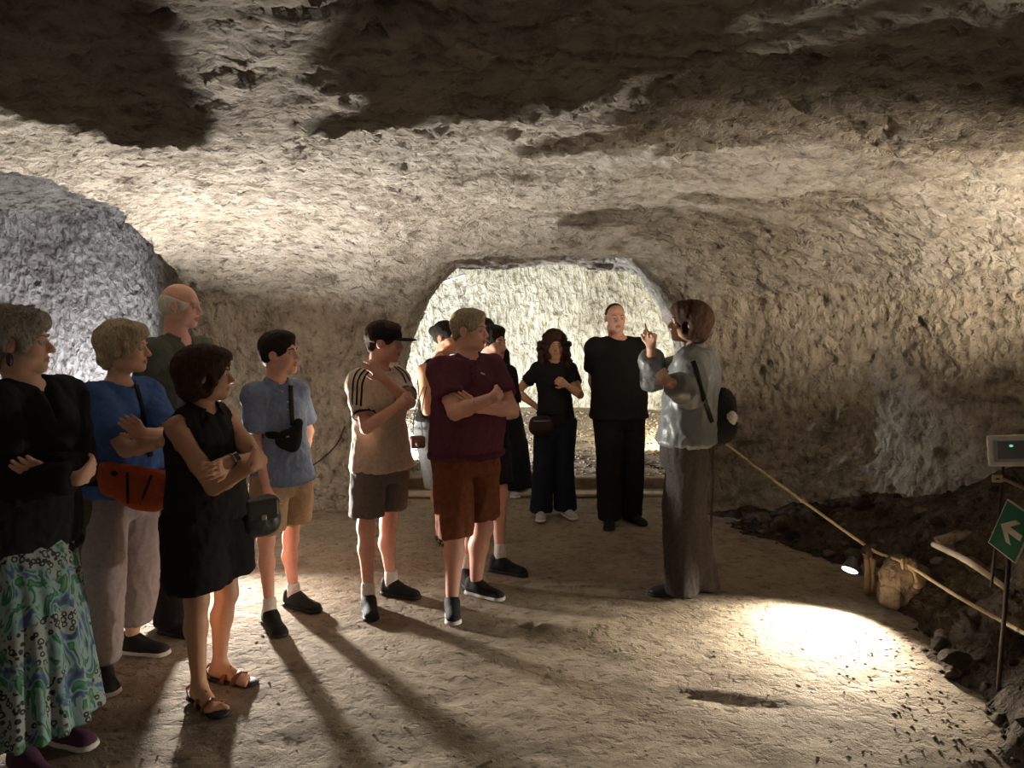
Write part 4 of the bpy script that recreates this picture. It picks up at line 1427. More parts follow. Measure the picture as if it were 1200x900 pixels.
# jacket tied round the waist of the woman in blue
i = P['blue_woman']
pv, L, F, U = i['PV'], i['L'], i['F'], i['U']
rows = []
for t, w, d in ((0.22, 0.205, 0.170), (0.10, 0.225, 0.195), (-0.10, 0.245, 0.215), (-0.34, 0.250, 0.215), (-0.62, 0.220, 0.180)):
    c = i['sp'](t) - F * (0.05 if t < 0 else 0.02)
    rows.append((c[2], c[0], c[1], w * i['bk'], d * i['bk']))
inner = [(r[0] - (0.03 if k == 0 else 0), r[1], r[2], r[3] - 0.02, r[4] - 0.02) for k, r in enumerate(sorted(rows))]
tied = build('tied_jacket', [Loft(rows, L, F, 0.02, folds=9, amp=0.10), Loft(inner, L, F, 0.004, 's', folds=9, amp=0.10),
                             Box(i['sp'](-0.35) + F * 0.28, (0.20, 0.22, 0.26), np.stack([L, F, U]), 0.02, 's')], 0.009, C_OLIVE, i['root'], i['loc'], amp=0.014, freq=9, stretch=(1, 1, 0.4))
tied['label'] = 'olive jacket tied round the hips'


# ------------------------------------------------------------------ bags, phone, watch
def frame_at(info, yaw=None):
    F, L = heading(yaw) if yaw is not None else (info['F'], info['L'])
    return np.stack([L, F, np.array([0, 0, 1.0])])


def bag_root(name, label, cat, c):
    r = empty(name, tuple(c))
    return tag(r, label, cat)


# rust-orange waist bag
i = P['blue_woman']
c = surf(i, 158, 570, 0.085, 'bp')
R = np.stack([*heading(28)[::-1], np.array([0, 0, 1.0])])
t = math.radians(-14)
Rt = np.stack([R[0] * math.cos(t) + R[2] * math.sin(t), R[1], -R[0] * math.sin(t) + R[2] * math.cos(t)])
r = bag_root('waist_bag', 'rust-orange waist bag on the hips of the woman in blue', 'bag', c)
bag = build('pouch', [Cone(c - Rt[0] * 0.125 + Rt[2] * 0.055, c + Rt[0] * 0.115 + Rt[2] * 0.045, 0.045, 0.045, 0.03, sq=(Rt[1], 0.8)), Cone(c - Rt[0] * 0.09 - Rt[2] * 0.01, c + Rt[0] * 0.10 - Rt[2] * 0.045, 0.052, 0.055, 0.05, sq=(Rt[1], 0.8)),
                     Ell(c + Rt[0] * 0.05 - Rt[2] * 0.05, (0.085, 0.048, 0.055), Rt, 0.04)], 0.007, M_ORANGE, r, tuple(c), amp=0.004, freq=14)
for x0, x1 in ((-0.045, -0.015), (0.055, 0.035)):
    tube('zip', [c + Rt[0] * (x0 + (x1 - x0) * q) + Rt[2] * (0.07 - 0.14 * q) + Rt[1] * (0.046 + 0.008 * math.sin(math.pi * q)) for q in (0, 0.25, 0.5, 0.75, 1)], 0.0055, C_BLACK, r, tuple(c), n=6)
build('logo_patch', [Ell(c - Rt[0] * 0.095 + Rt[2] * 0.055 + Rt[1] * 0.036, (0.016, 0.010, 0.012), Rt)], 0.005, C_BLACK, r, tuple(c))
ring = []
for k in range(28):
    a = 2 * math.pi * k / 28
    q = i['sp'](0.17)
    ring.append(q + i['L'] * math.cos(a) * 0.225 + i['F'] * math.sin(a) * 0.20 - np.array([0, 0, 0.0]))
tube('belt', ring, (0.016, 0.003), C_BLACK, r, tuple(c), closed=True, flat=[tuple(q - i['sp'](0.17)) for q in ring])
strap_on('strap', i, [(159, 452), (164, 470), (170, 500), (176, 535)], C_BLACK, r, tuple(c), w=0.013)

# black shoulder bag of the woman in the black top
i = P['dress_woman']
c = np.array(at(303, 603, i['PV'][1] + 0.10))
R = frame_at(i, 40)
r = bag_root('shoulder_bag', 'black leather shoulder bag at the hip of the woman in black shorts', 'bag', c)
build('pouch', [Box(c, (0.085, 0.045, 0.085), R, 0.03, 'u', 0.035), Ell(c - R[2] * 0.03, (0.10, 0.055, 0.075), R, 0.04)], 0.007, M_LEATH, r, tuple(c), amp=0.006, freq=12)
build('flap', [Box(c + R[2] * 0.035 + R[1] * 0.03, (0.080, 0.035, 0.052), R, 0.01, 'u', 0.02)], 0.006, M_LEATH, r, tuple(c))
build('buckle', [Box(c + R[2] * 0.0 + R[1] * 0.066, (0.014, 0.004, 0.012), R)], 0.003, M_METAL, r, tuple(c))
tube('strap', [c + R[2] * 0.07 - R[0] * 0.07, c + R[2] * 0.16 - R[0] * 0.12, np.array(at(270, 520, i['PV'][1] + 0.17)), np.array(at(262, 480, i['PV'][1] + 0.12))], (0.010, 0.003), M_LEATH, r, tuple(c), flat=tuple(R[1]), smooth_path=5)
# wrist watch
w0, d0 = i['WR'][1], i['dirs'][1]
e0 = w0 - d0 * 0.015
s1 = np.cross(d0, [0, 0, 1.0]); s1 /= np.linalg.norm(s1); s2 = np.cross(s1, d0)
rr = 0.0275 * i['bk']
r = bag_root('wristwatch', 'dark square wristwatch on the folded arm of the woman in black shorts', 'watch', e0)
ring = [e0 + (s1 * math.cos(t) + s2 * math.sin(t)) * (rr + 0.003) for t in np.linspace(0, 2 * math.pi, 20, endpoint=False)]
tube('strap', ring, (0.010, 0.002), M_LEATH, r, tuple(e0), closed=True, flat=[tuple(q - e0) for q in ring])
cam = np.array([0, 0, CAMZ]) - e0; cam -= d0 * (cam @ d0); cam /= np.linalg.norm(cam)
Rw = np.stack([d0, np.cross(cam, d0), cam])
cs = build('case', [Box(e0 + cam * (rr + 0.006), (0.017, 0.019, 0.006), Rw, 0.002, 'u', 0.004)], 0.003, M_METAL, r, tuple(e0))
build('dial', [Box(e0 + cam * (rr + 0.012), (0.014, 0.016, 0.0015), Rw, 0.001, 'u', 0.001)], 0.0012, M_IRIS, cs, tuple(e0))
# phone in the boy's hand
i = P['blue_boy']
c = i['WR'][0] + i['dirs'][0] * 0.125
R = frame_at(i, 20)
r = bag_root('phone', 'blue-cased phone hanging in the hand of the boy in blue-grey', 'phone', c)
M_PHB = plain('blue_case', (0.03, 0.06, 0.45), rough=0.3)
build('case', [Box(c - R[2] * 0.02 + R[1] * 0.01, (0.012, 0.035, 0.068), R, 0.002, 'u', 0.008)], 0.004, M_PHB, r, tuple(c))
build('screen', [Box(c - R[2] * 0.02 + R[0] * 0.012 + R[1] * 0.01, (0.002, 0.031, 0.062), R, 0.001, 'u', 0.001)], 0.0018, M_IRIS, r, tuple(c))
# sling bag
c = surf(i, 341, 510, 0.025)
R = np.stack([*heading(45)[::-1], np.array([0, 0, 1.0])])
r = bag_root('sling_bag', 'small black sling bag across the chest of the boy in blue-grey', 'bag', c)
pb = build('pouch', [Cone(c + R[2] * 0.06 + R[0] * 0.045, c - R[2] * 0.055 + R[0] * 0.01, 0.028, 0.040, 0.03, sq=(R[1], 0.65)), Ell(c - R[2] * 0.02 - R[0] * 0.02, (0.072, 0.026, 0.055), R, 0.03)], 0.006, C_BLACK, r, tuple(c))
strap_on('strap', i, [(342, 498), (341, 480), (340, 452)], C_BLACK, r, tuple(c), w=0.016)
strap_on('strap', i, [(333, 512), (322, 510), (308, 509)], C_BLACK, r, tuple(c), w=0.020)
build('pull_tab', [Ell(c - R[0] * 0.035 + R[1] * 0.030, (0.010, 0.003, 0.005), R)], 0.003, M_METAL, pb, tuple(c))
# camera bag
c = np.array(at(489, 518, 4.75))
R = frame_at(P['denim_woman'], 20)
r = bag_root('camera_bag', 'small dark brown camera case on a thin strap beside the pale denim bermudas', 'bag', c)
build('case', [Box(c, (0.050, 0.035, 0.040), R, 0.01, 'u', 0.015), Ell(c + R[1] * 0.03 - R[2] * 0.005, (0.026, 0.03, 0.026), R, 0.01)], 0.006, M_SHOE_BR, r, tuple(c))
for du in (-5, 6):
    tube('strap', [np.array(at(489 + du, 510, 4.76)), np.array(at(489 + du * 0.8, 490, 4.80)), np.array(at(494 + du * 0.5, 466, 4.95)), np.array(at(505, 432, 5.1))], 0.0035, M_LEATH, r, tuple(c), n=6, smooth_path=4)
# hip bag of the curly-haired woman
i = P['curly_woman']
c = surf(i, 634, 500, 0.035, 'bp')
R = frame_at(i)
r = bag_root('hip_bag', 'dark rounded hip bag on the curly-haired woman', 'bag', c)
build('pouch', [Ell(c, (0.100, 0.050, 0.085), R, 0.03), Box(c + R[2] * 0.02, (0.08, 0.04, 0.06), R, 0.04, 'u', 0.03)], 0.009, plain('oxblood_leather', (0.022, 0.008, 0.007), rough=0.6), r, tuple(c), amp=0.004)
tube('zip', [c + R[0] * (0.07 * q) + R[2] * 0.055 + R[1] * (0.060 - 0.02 * q * q) for q in (-1, -0.5, 0, 0.5, 1)], 0.004, M_METAL, r, tuple(c), n=5)
strap_on('belt', i, [(625, 482), (640, 484), (660, 484), (672, 482)], C_BLACK, r, tuple(c), w=0.018, key='bp')
# guide's bag and its strap, with a white paper
i = P['guide']
yb = i['PV'][1]
c = np.array(at(845, 487, yb + 0.05))
R = frame_at(i, -60)
r = bag_root('satchel', 'black satchel on the back of the woman in the grey jacket', 'bag', c)
build('pouch', [Ell(c, (0.085, 0.10, 0.17), R, 0.04), Ell(c - R[2] * 0.07 - np.array([0.04, 0, 0]), (0.11, 0.12, 0.10), R, 0.05)], 0.008, C_BLACK, r, tuple(c), amp=0.010, freq=9)
strap_on('strap', i, [(812, 424), (817, 440), (823, 462), (829, 480), (834, 495)], C_BLACK, r, tuple(c), w=0.016)
pp = c + np.array([0.035, -0.10, 0.01])
sh_ = build('tissue', [Ell(pp, (0.026, 0.02, 0.030), None), Ell(pp + np.array([0.01, 0, -0.02]), (0.014, 0.012, 0.028), None)], 0.005, C_WHITE, r, tuple(c), amp=0.010, freq=30)
sh_['label'] = 'white crumpled tissue'
# dark top showing under her jacket
rows = []
for t, w, d in ((-0.20, 0.196, 0.148), (-0.05, 0.198, 0.15), (0.08, 0.19, 0.15)):
    q = i['sp'](t)
    rows.append((q[2], q[0], q[1], w * 0.99, d))
build('undershirt', [Loft(rows, i['L'], i['F'], 0.02)], 0.009, C_BLACK, i['root'], i['loc'], amp=0.012, freq=10)


# ------------------------------------------------------------------ lamps, rope, signs
M_GLOW_A, nt, b = new_mat('lit_lens_neutral')
b.inputs['Emission Color'].default_value = (1.0, 0.95, 0.88, 1); b.inputs['Emission Strength'].default_value = 18
M_GLOW_B, nt, b = new_mat('lit_lens_white')
b.inputs['Emission Color'].default_value = (1.0, 0.97, 0.92, 1); b.inputs['Emission Strength'].default_value = 12
M_LED, nt, b = new_mat('green_led')
b.inputs['Base Color'].default_value = (0.05, 0.4, 0.2, 1)
b.inputs['Emission Color'].default_value = (0.15, 1.0, 0.5, 1); b.inputs['Emission Strength'].default_value = 0.9
M_WOOD = plain('weathered_wood', (0.20, 0.135, 0.085), rough=0.85, bump=0.004, bscale=40, vary=0.35)
M_PALEWOOD = plain('pale_dusty_wood', (0.40, 0.32, 0.23), rough=0.85, bump=0.003, bscale=40, vary=0.25)
M_ROPE = plain('natural_rope', (0.50, 0.38, 0.23), rough=0.9, bump=0.004, bscale=160, vary=0.25)
M_IRON = plain('rusty_iron', (0.07, 0.045, 0.035), rough=0.7, metal=0.5, vary=0.3)
M_BODY = plain('grey_cast_housing', (0.10, 0.10, 0.10), rough=0.5, metal=0.4)
M_GREEN = plain('safety_green', (0.010, 0.11, 0.055), rough=0.45, vary=0.12)
M_PHOS = plain('faded_cream_print', (0.50, 0.44, 0.33), rough=0.6, vary=0.2)
M_BORDER = plain('faded_sign_border', (0.52, 0.50, 0.43), rough=0.5, vary=0.15)
M_GLASS, nt, b = new_mat('clear_glass')
b.inputs['Base Color'].default_value = (1, 1, 1, 1); b.inputs['Roughness'].default_value = 0.05
b.inputs['Alpha'].default_value = 0.10
M_REFL = plain('satin_reflector', (0.62, 0.60, 0.55), rough=0.4, vary=0.05)


def rot_to(fwd, up=(0, 0, 1)):
    f = np.array(fwd, float); f /= np.linalg.norm(f)
    x = np.cross(f, up); x /= np.linalg.norm(x)
    return np.stack([x, f, np.cross(x, f)])


# floodlight on the ground behind the group
A = np.array(LAMP_A)
fw = np.array([0.22, -0.88, 0.42]); fw /= np.linalg.norm(fw)
R = rot_to(fw)
cA = A - fw * 0.055
r = empty('ground_floodlight', (A[0], A[1], 0.0))
tag(r, 'low floodlight glowing on the ground behind the boy and the woman in shorts', 'lamp')
lo = (A[0], A[1], 0.0)
build('housing', [Box(cA - fw * 0.01, (0.085, 0.025, 0.062), R, 0.01, 'u', 0.012)], 0.006, M_BODY, r, lo)
build('lens', [Box(cA + fw * 0.016, (0.070, 0.004, 0.048), R, 0.004, 'u', 0.003)], 0.004, M_GLOW_A, r, lo)
for q in (-1, 1):
    tube('bracket', [cA + R[0] * q * 0.09, cA + R[0] * q * 0.095 - np.array([0, 0, 0.12]), np.array([A[0] + q * 0.07, A[1] + 0.05, 0.02])], 0.008, M_BODY, r, lo, n=6)
build('base', [Box((A[0], A[1] + 0.05, 0.012), (0.11, 0.08, 0.018), None, 0.005, 'u', 0.006)], 0.008, M_BODY, r, lo)

# wooden peg that carries the rope and the clipped lamp
pg = on_floor(1022, 694, 0.02)
yp = pg.y
r = empty('rope_peg', (pg.x, pg.y, 0))
tag(r, 'split wooden peg carrying the rope beside the lit lamp', 'post')
lo = (pg.x, pg.y, 0)
ptop = np.array(at(1017, 640, yp)); pbot = np.array([pg.x, pg.y, -0.03])
for q in (-1, 1):
    build('stake', [Cone(pbot + np.array([q * 0.020, 0, 0]), ptop + np.array([q * 0.014, 0, -0.03]), 0.012, 0.010, 0.004), Box((pbot + ptop) / 2 + np.array([q * 0.018, 0, -0.02]), (0.010, 0.014, 0.11), None, 0.01)], 0.005, M_WOOD, r, lo, amp=0.004, freq=20)
build('clamp', [Ell(ptop + np.array([-0.01, -0.01, -0.03]), (0.030, 0.026, 0.045), None), Ell(ptop + np.array([0.03, 0, -0.01]), (0.022, 0.02, 0.03), None)], 0.005, M_IRON, r, lo, amp=0.006, freq=22)
lb = np.array(at(996, 667, yp - 0.22))
fw = np.array([-0.45, -0.42, -0.78]); fw /= np.linalg.norm(fw)
R = rot_to(fw)
r = empty('clip_lamp', tuple(lb))
tag(r, 'small round lamp throwing a white pool of light on the ground', 'lamp')
build('housing', [Cone(lb - fw * 0.05, lb - fw * 0.002, 0.026, 0.047, 0.01), Box(lb + fw * 0.046, (0.1, 0.04, 0.1), R, 0.002, 's', 0.001)], 0.004, M_BODY, r, tuple(lb))
lens = build('lens', [Ell(lb + fw * 0.006, (0.043, 0.006, 0.043), R)], 0.004, M_GLOW_B, r, tuple(lb))
tube('arm', [lb - fw * 0.05, lb - fw * 0.06 + np.array([0.05, 0.08, 0.03]), ptop + np.array([-0.01, -0.01, -0.05])], 0.007, M_IRON, r, tuple(lb), n=6, smooth_path=5)
for o_ in bpy.data.objects:
    if o_.name == 'rope_peg_lamp':
        o_.location = tuple(lb + fw * 0.016)

# rope: one length from behind the guide to the peg and on along the rubble
g0 = np.array(at(836, 509, 4.72))
r = empty('iron_stake', (g0[0], g0[1], 0))
tag(r, 'thin iron stake tying the rope off behind the woman in the grey jacket', 'post')
tube('rod', [(g0[0], g0[1], -0.02), (g0[0], g0[1], g0[2] + 0.03)], 0.010, M_IRON, r, (g0[0], g0[1], 0))
tube('eyelet', [(g0[0] + 0.018 * math.cos(t), g0[1], g0[2] + 0.02 + 0.018 * math.sin(t)) for t in np.linspace(0, 6.28, 14, endpoint=False)], 0.004, M_IRON, r, (g0[0], g0[1], 0), closed=True, n=6)
kn = np.array(at(1062, 661, 3.82))
end = np.array(at(1215, 750, 2.85))
r1 = [g0, g0 * 0.67 + ptop * 0.33 - np.array([0, 0, 0.012]), g0 * 0.33 + ptop * 0.67 - np.array([0, 0, 0.012]), ptop + np.array([0, -0.012, -0.005]), np.array(at(1040, 652, yp - 0.08)), kn, kn * 0.5 + end * 0.5 - np.array([0, 0, 0.012]), end]
r = empty('barrier_rope', tuple(ptop))
tag(r, 'natural fibre rope strung from the grey-jacketed woman past the peg along the rubble', 'rope')


def twisted(name, pts, rad, parent, loc):
    pts = spline(pts, 10)
    V, F = [], []
    d, last = 0, pts[0]
    n = 9
    for i_, p in enumerate(pts):
        a = pts[max(i_ - 1, 0)]; b_ = pts[min(i_ + 1, len(pts) - 1)]
        t = (b_ - a).normalized(); s = t.cross(Vector((0, 0, 1))).normalized(); m = s.cross(t)
        d += (p - last).length; last = p
        for k in range(n):
            an = 2 * math.pi * k / n
            rr = rad * (1 + 0.13 * math.cos(3 * an + d * 160))
            V.append(tuple(p + (s * math.cos(an) + m * math.sin(an)) * rr))
    for i_ in range(len(pts) - 1):
        for k in range(n):
            F.append((i_ * n + k, i_ * n + (k + 1) % n, (i_ + 1) * n + (k + 1) % n, (i_ + 1) * n + k))
    return mesh_from(name, V, F, [M_ROPE], parent, loc=loc)


twisted('strand', r1, 0.0085, r, tuple(ptop))
# knot with its loops and a hanging tail
kb = build('knot', [Ell(kn, (0.032, 0.022, 0.020), None), Ell(kn + np.array([0.03, -0.01, -0.01]), (0.022, 0.02, 0.026), None), Cone(kn + np.array([0.03, -0.015, -0.02]), kn + np.array([0.055, -0.02, -0.10]), 0.010, 0.009, 0.01), Ell(kn + np.array([0.058, -0.02, -0.115]), (0.026, 0.014, 0.018), None)], 0.0045, M_ROPE, r, tuple(ptop), amp=0.004, freq=30)
for s_ in (-0.02, 0.0, 0.02):
    tube('loop', [kn + np.array([s_ + 0.022 * math.cos(t) * 0.4, 0.022 * math.cos(t), 0.024 * math.sin(t)]) for t in np.linspace(0, 6.28, 12, endpoint=False)], 0.007, M_ROPE, kb, tuple(ptop), closed=True, n=6)

# unlit white floodlight at the right, with post and tag
c = np.array(at(1192, 528, 2.98))
fw = np.array([-0.45, -0.88, 0.05]); R = rot_to(fw)
t = math.radians(6)
R = np.stack([R[0] * math.cos(t) - R[2] * math.sin(t), R[1], R[0] * math.sin(t) + R[2] * math.cos(t)])
if R[0][0] < 0: R = np.stack([-R[0], R[1], R[2]])
r = empty('white_floodlight', tuple(c)); lo = tuple(c)
tag(r, 'unlit white floodlight on a thin post above the green arrow sign', 'lamp')
build('housing', [Box(c - R[1] * 0.03, (0.098, 0.028, 0.060), R, 0.004, 'u', 0.010)], 0.005, M_BODY, r, lo)
fr = build('frame', [Box(c, (0.105, 0.012, 0.066), R, 0.004, 'u', 0.008), Box(c + R[1] * 0.02, (0.083, 0.03, 0.045), R, 0.002, 's', 0.004)], 0.004, M_WHITEP, r, lo)
V, F = [], []
for a_, dy in ((1.0, 0.006), (0.55, -0.012)):
    for x_, z_ in ((-1, -1), (1, -1), (1, 1), (-1, 1)):
        V.append(tuple(c + R[0] * x_ * 0.085 * a_ + R[2] * (z_ * 0.047 * a_ + (0.006 if a_ < 1 else 0)) + R[1] * dy))
F = [(k, (k + 1) % 4, 4 + (k + 1) % 4, 4 + k) for k in range(4)] + [(4, 5, 6, 7)]
mesh_from('reflector', V, F, [M_REFL], r, smooth=False, loc=lo)
build('indicator', [Ell(c + R[1] * 0.0 + R[2] * 0.020 - R[0] * 0.02, (0.008, 0.004, 0.006), R)], 0.003, M_LED, r, lo)
V = [tuple(c + R[0] * x_ * 0.084 + R[2] * z_ * 0.046 + R[1] * (0.008 + q)) for q in (0, 0.002) for x_, z_ in ((-1, -1), (1, -1), (1, 1), (-1, 1))]
mesh_from('glass', V, [(0, 1, 2, 3), (7, 6, 5, 4), (0, 4, 5, 1), (1, 5, 6, 2), (2, 6, 7, 3), (3, 7, 4, 0)], [M_GLASS], r, smooth=False, loc=lo)
zb = bank_z(c[0] - 0.05, c[1] + 0.05)
tube('post', [np.array(at(1176, 545, 3.03)), np.array(at(1173, 580, 3.03)), np.array([at(1166, 622, 3.03).x, 3.03, at(1166, 622, 3.03).z - 0.25])], 0.006, M_IRON, r, lo, n=6)
tube('brace', [np.array(at(1186, 550, 3.0)), np.array(at(1204, 572, 2.98))], 0.005, M_IRON, r, lo, n=6)
tube('arm', [np.array(at(1168, 560, 3.02)), np.array(at(1180, 563, 3.0)), np.array(at(1210, 577, 2.95))], 0.007, M_PALEWOOD, r, lo, n=6)
q = np.array(at(1169, 561, 3.0))
tg = build('tag', [Box(q, (0.020, 0.004, 0.016), R, 0.002, 'u', 0.003)], 0.003, M_PHOS, r, lo)
build('mark', [Ell(q + R[1] * 0.004, (0.010, 0.002, 0.004), R)], 0.0025, C_BLACK, tg, lo)

# green arrow sign, hung askew
p_t, p_l = np.array(at(1181, 584, 2.92)), np.array(at(1158, 636, 2.98))
p_r = np.array(at(1210, 606, 2.80))
ey = (p_t - p_l); hh_ = np.linalg.norm(ey) / 2; ey /= np.linalg.norm(ey)
ex = p_r - p_t; ex -= ey * (ex @ ey); ww_ = 0.075; ex /= np.linalg.norm(ex)
ez = np.cross(ex, ey)
if ez[1] > 0: ez = -ez
c = (p_t + p_l) / 2 + ex * ww_
hh_ = max(hh_, 0.09)
Rs = np.stack([ex, ey, ez])
r = empty('arrow_sign', tuple(c)); lo = tuple(c)
tag(r, 'tilted green sign with a cream arrow and pale border', 'sign')
build('board', [Box(c, (ww_, hh_, 0.004), Rs, 0.002, 'u', 0.0035)], 0.0035, M_BORDER, r, lo)
S = lambda x_, y_, z_=0.0: tuple(c + ex * x_ + ey * y_ + ez * z_)


def plate(name, pts, z0, z1, mat, parent, loc):
    n = len(pts)
    V = [S(x_, y_, z0) for x_, y_ in pts] + [S(x_, y_, z1) for x_, y_ in pts]
    F = [tuple(range(n)), tuple(range(2 * n - 1, n - 1, -1))] + [(k, (k + 1) % n, n + (k + 1) % n, n + k) for k in range(n)]
    return mesh_from(name, V, F, [mat], parent, smooth=False, loc=loc)


m_ = 0.007
pl = plate('green_field', [(-ww_ + m_, -hh_ + m_), (ww_ - m_, -hh_ + m_), (ww_ - m_, hh_ - m_), (-ww_ + m_, hh_ - m_)], 0.003, 0.0055, M_GREEN, r, lo)
tx = -0.052
plate('arrow', [(tx, 0.0), (0.000, 0.052), (0.026, 0.052), (-0.010, 0.013), (0.054, 0.013), (0.054, -0.013), (-0.010, -0.013), (0.026, -0.052), (0.0, -0.052)], 0.0055, 0.007, M_PHOS, r, lo)
q = c - ey * hh_ * 0.3 + np.array([0.05, 0.06, 0])
tube('stake', [tuple(q), (q[0] + 0.02, q[1] + 0.04, bank_z(q[0], q[1]) - 0.05)], 0.009, M_IRON, r, lo, n=6)

# pale pole and a plank piece on the rubble
pa, pb_ = np.array(at(1094, 638, 3.75)), np.array(at(1182, 692, 3.10))
o = tube('wooden_pole', [pa, pa * 0.5 + pb_ * 0.5 + np.array([0, 0, 0.02]), pb_], [0.014, 0.016, 0.012], M_PALEWOOD, n=10, smooth_path=6, loc=tuple(pa))
o.location = tuple(pa)
tag(o, 'pale bent wooden pole lying on the dark rubble', 'pole')
q = np.array(at(1113, 631, 3.95))
o = build('flat_stone', [Box(q, (0.075, 0.04, 0.018), rot_to((0.1, 1, 0.1)) @ np.array(Matrix.Rotation(0.35, 3, 'Y')), 0.01, 'u', 0.012)], 0.007, M_STONE, None, tuple(q), amp=0.012, freq=14)
o.location = tuple(q)
tag(o, 'flat brownish slab of stone behind the pale pole', 'stone')
q = np.array(at(1056, 668, 4.02))
o = build('rock', [Ell(q, (0.070, 0.07, 0.06), None, 0.03), Ell(q + np.array([0.07, 0.0, -0.04]), (0.07, 0.07, 0.06), None, 0.03), Box(q + np.array([-0.02, 0, -0.10]), (0.07, 0.06, 0.09), None, 0.04, 'u', 0.02)], 0.008, M_STONE, None, tuple(q), amp=0.035, freq=9, ridged=True)
o.location = tuple(q)
tag(o, 'rough tan rock under the rope knot beside the peg', 'rock')

# timber sill of the arch and a chain
q0 = 6.72
o = build('timber_beam', [Box((0.28, q0, 0.07), (1.28, 0.05, 0.055), None, 0.01, 'u', 0.012)], 0.014, M_WOOD, None, (0.28, q0, 0.0), amp=0.006, freq=6, stretch=(0.3, 1, 1))
o.location = (0.28, q0, 0.0); tag(o, 'dark timber beam lying across the foot of the arch', 'beam')
o = build('pale_plank', [Box((0.30, 6.40, 0.045), (1.25, 0.065, 0.016), None, 0.01, 'u', 0.008)], 0.012, M_PALEWOOD, None, (0.30, 6.40, 0.0), amp=0.003, freq=6, stretch=(0.3, 1, 1))
o.location = (0.30, 6.40, 0.0); tag(o, 'pale plank on the ground in front of the dark beam', 'plank')
ca, cb = np.array(at(738, 530, 6.95)), np.array(at(806, 543, 6.85))
r = empty('chain', tuple((ca + cb) / 2)); tag(r, 'dark iron chain sagging at the right of the arch', 'chain')
nl = 16
ring = None
for k in range(nl):
    t = (k + 0.5) / nl
    p = ca * (1 - t) + cb * t - np.array([0, 0, 0.10 * math.sin(math.pi * t)])
    if ring is None:
        ring = tube('link', [(0.026 * math.cos(a_), 0, 0.012 * math.sin(a_)) for a_ in np.linspace(0, 6.28, 12, endpoint=False)], 0.005, M_IRON, r, closed=True, n=5)
        o = ring
    else:
        o = ring.copy(); COL.objects.link(o); o.parent = r
    o.location = tuple(p - (ca + cb) / 2)
    dz = -0.10 * math.pi * math.cos(math.pi * t) + (cb - ca)[2]
    o.rotation_euler = (math.pi / 2 * (k % 2), -math.atan2(dz, np.linalg.norm((cb - ca)[:2])), 0)
for nm_, e_ in (('left', ca), ('right', cb)):
    r2 = empty('chain_post', (e_[0], e_[1], 0))
    tag(r2, 'thin iron post at the %s end of the chain' % nm_, 'post')
    tube('rod', [(e_[0], e_[1], 0.0), (e_[0], e_[1], e_[2] + 0.03)], 0.009, M_IRON, r2, (e_[0], e_[1], 0), n=6)
    tube('eyelet', [(e_[0] + 0.014 * math.cos(t), e_[1], e_[2] + 0.014 * math.sin(t)) for t in np.linspace(0, 6.28, 10, endpoint=False)], 0.004, M_IRON, r2, (e_[0], e_[1], 0), closed=True, n=5)

# lamps of the far chamber and the left gallery, standing out of sight where their light comes from
bpy.context.view_layer.update()
for nm_, lab in (('far_chamber_left', 'small floodlight on the ground of the far chamber, left side'), ('far_chamber_right', 'small floodlight on the ground of the far chamber, right side'), ('left_gallery', 'cool white floodlight on the ground of the left gallery'), ('rubble_uplight', 'floodlight standing on the rubble outside the right edge')):
    lt = bpy.data.objects[nm_]
    p = np.array(lt.location); fw = np.array(lt.matrix_world.to_3x3() @ Vector((0, 0, -1)))
    R = rot_to(fw)
    c = p - fw * 0.05
    gz_ = float(floor_z(np.array([[c[0]]]), np.array([[c[1]]]))[0, 0]) if c[0] < 2.5 else bank_z(c[0], c[1])
    r = empty('chamber_floodlight', (c[0], c[1], gz_)); lo = (c[0], c[1], gz_)
    tag(r, lab, 'lamp')
    build('housing', [Box(c - fw * 0.01, (0.085, 0.025, 0.062), R, 0.01, 'u', 0.012)], 0.010, M_BODY, r, lo)
    build('lens', [Box(c + fw * 0.018, (0.070, 0.005, 0.048), R, 0.004, 'u', 0.003)], 0.006, M_GLOW_A, r, lo)
    tube('stand', [c - fw * 0.02, (c[0], c[1], gz_)], 0.012, M_BODY, r, lo, n=6)


# ------------------------------------------------------------------ stones of the rubble bank, gravel
def stone_mesh(seed):
    bm = bmesh.new()
    bmesh.ops.create_icosphere(bm, subdivisions=2, radius=1)
    rr = random.Random(seed)
    pl_ = [(Vector((rr.gauss(0, 1), rr.gauss(0, 1), rr.gauss(0, 1))).normalized(), rr.uniform(0.45, 0.85)) for _ in range(11)]
    for v in bm.verts:
        for n_, d_ in pl_:
            e_ = v.co.dot(n_) - d_
            if e_ > 0:
                v.co -= n_ * e_
    me = bpy.data.meshes.new('stone'); bm.to_mesh(me); bm.free()
    me.materials.append(M_STONE)
    return me


SM = [stone_mesh(k) for k in range(6)]
SM2 = []
for m_ in SM:
    c_ = m_.copy(); c_.materials.clear(); c_.materials.append(M_RUBBLE); SM2.append(c_)
rr = random.Random(11)
cnt = 0
while cnt < 230:
    y_ = rr.uniform(1.6, 5.6); x_ = rr.uniform(1.6, 3.5)
    hgt = bank_z(x_, y_)
    if hgt < 0.01 or abs(x_ / y_) > 0.76:
        continue
    s_ = rr.choice((0.02, 0.025, 0.03, 0.035, 0.045, 0.06)) * (1.2 if hgt < 0.3 else 0.9)
    o = bpy.data.objects.new('stone', (SM if rr.random() < 0.35 and hgt < 0.4 else SM2)[cnt % 6])
    COL.objects.link(o); o.parent = BANK
    o.location = (x_, y_, hgt + s_ * 0.25)
    o.scale = (s_ * rr.uniform(0.9, 1.5), s_ * rr.uniform(0.8, 1.2), s_ * rr.uniform(0.5, 0.8))
    o.rotation_euler = (rr.uniform(-0.5, 0.5), rr.uniform(-0.5, 0.5), rr.uniform(0, 6.28))
    cnt += 1


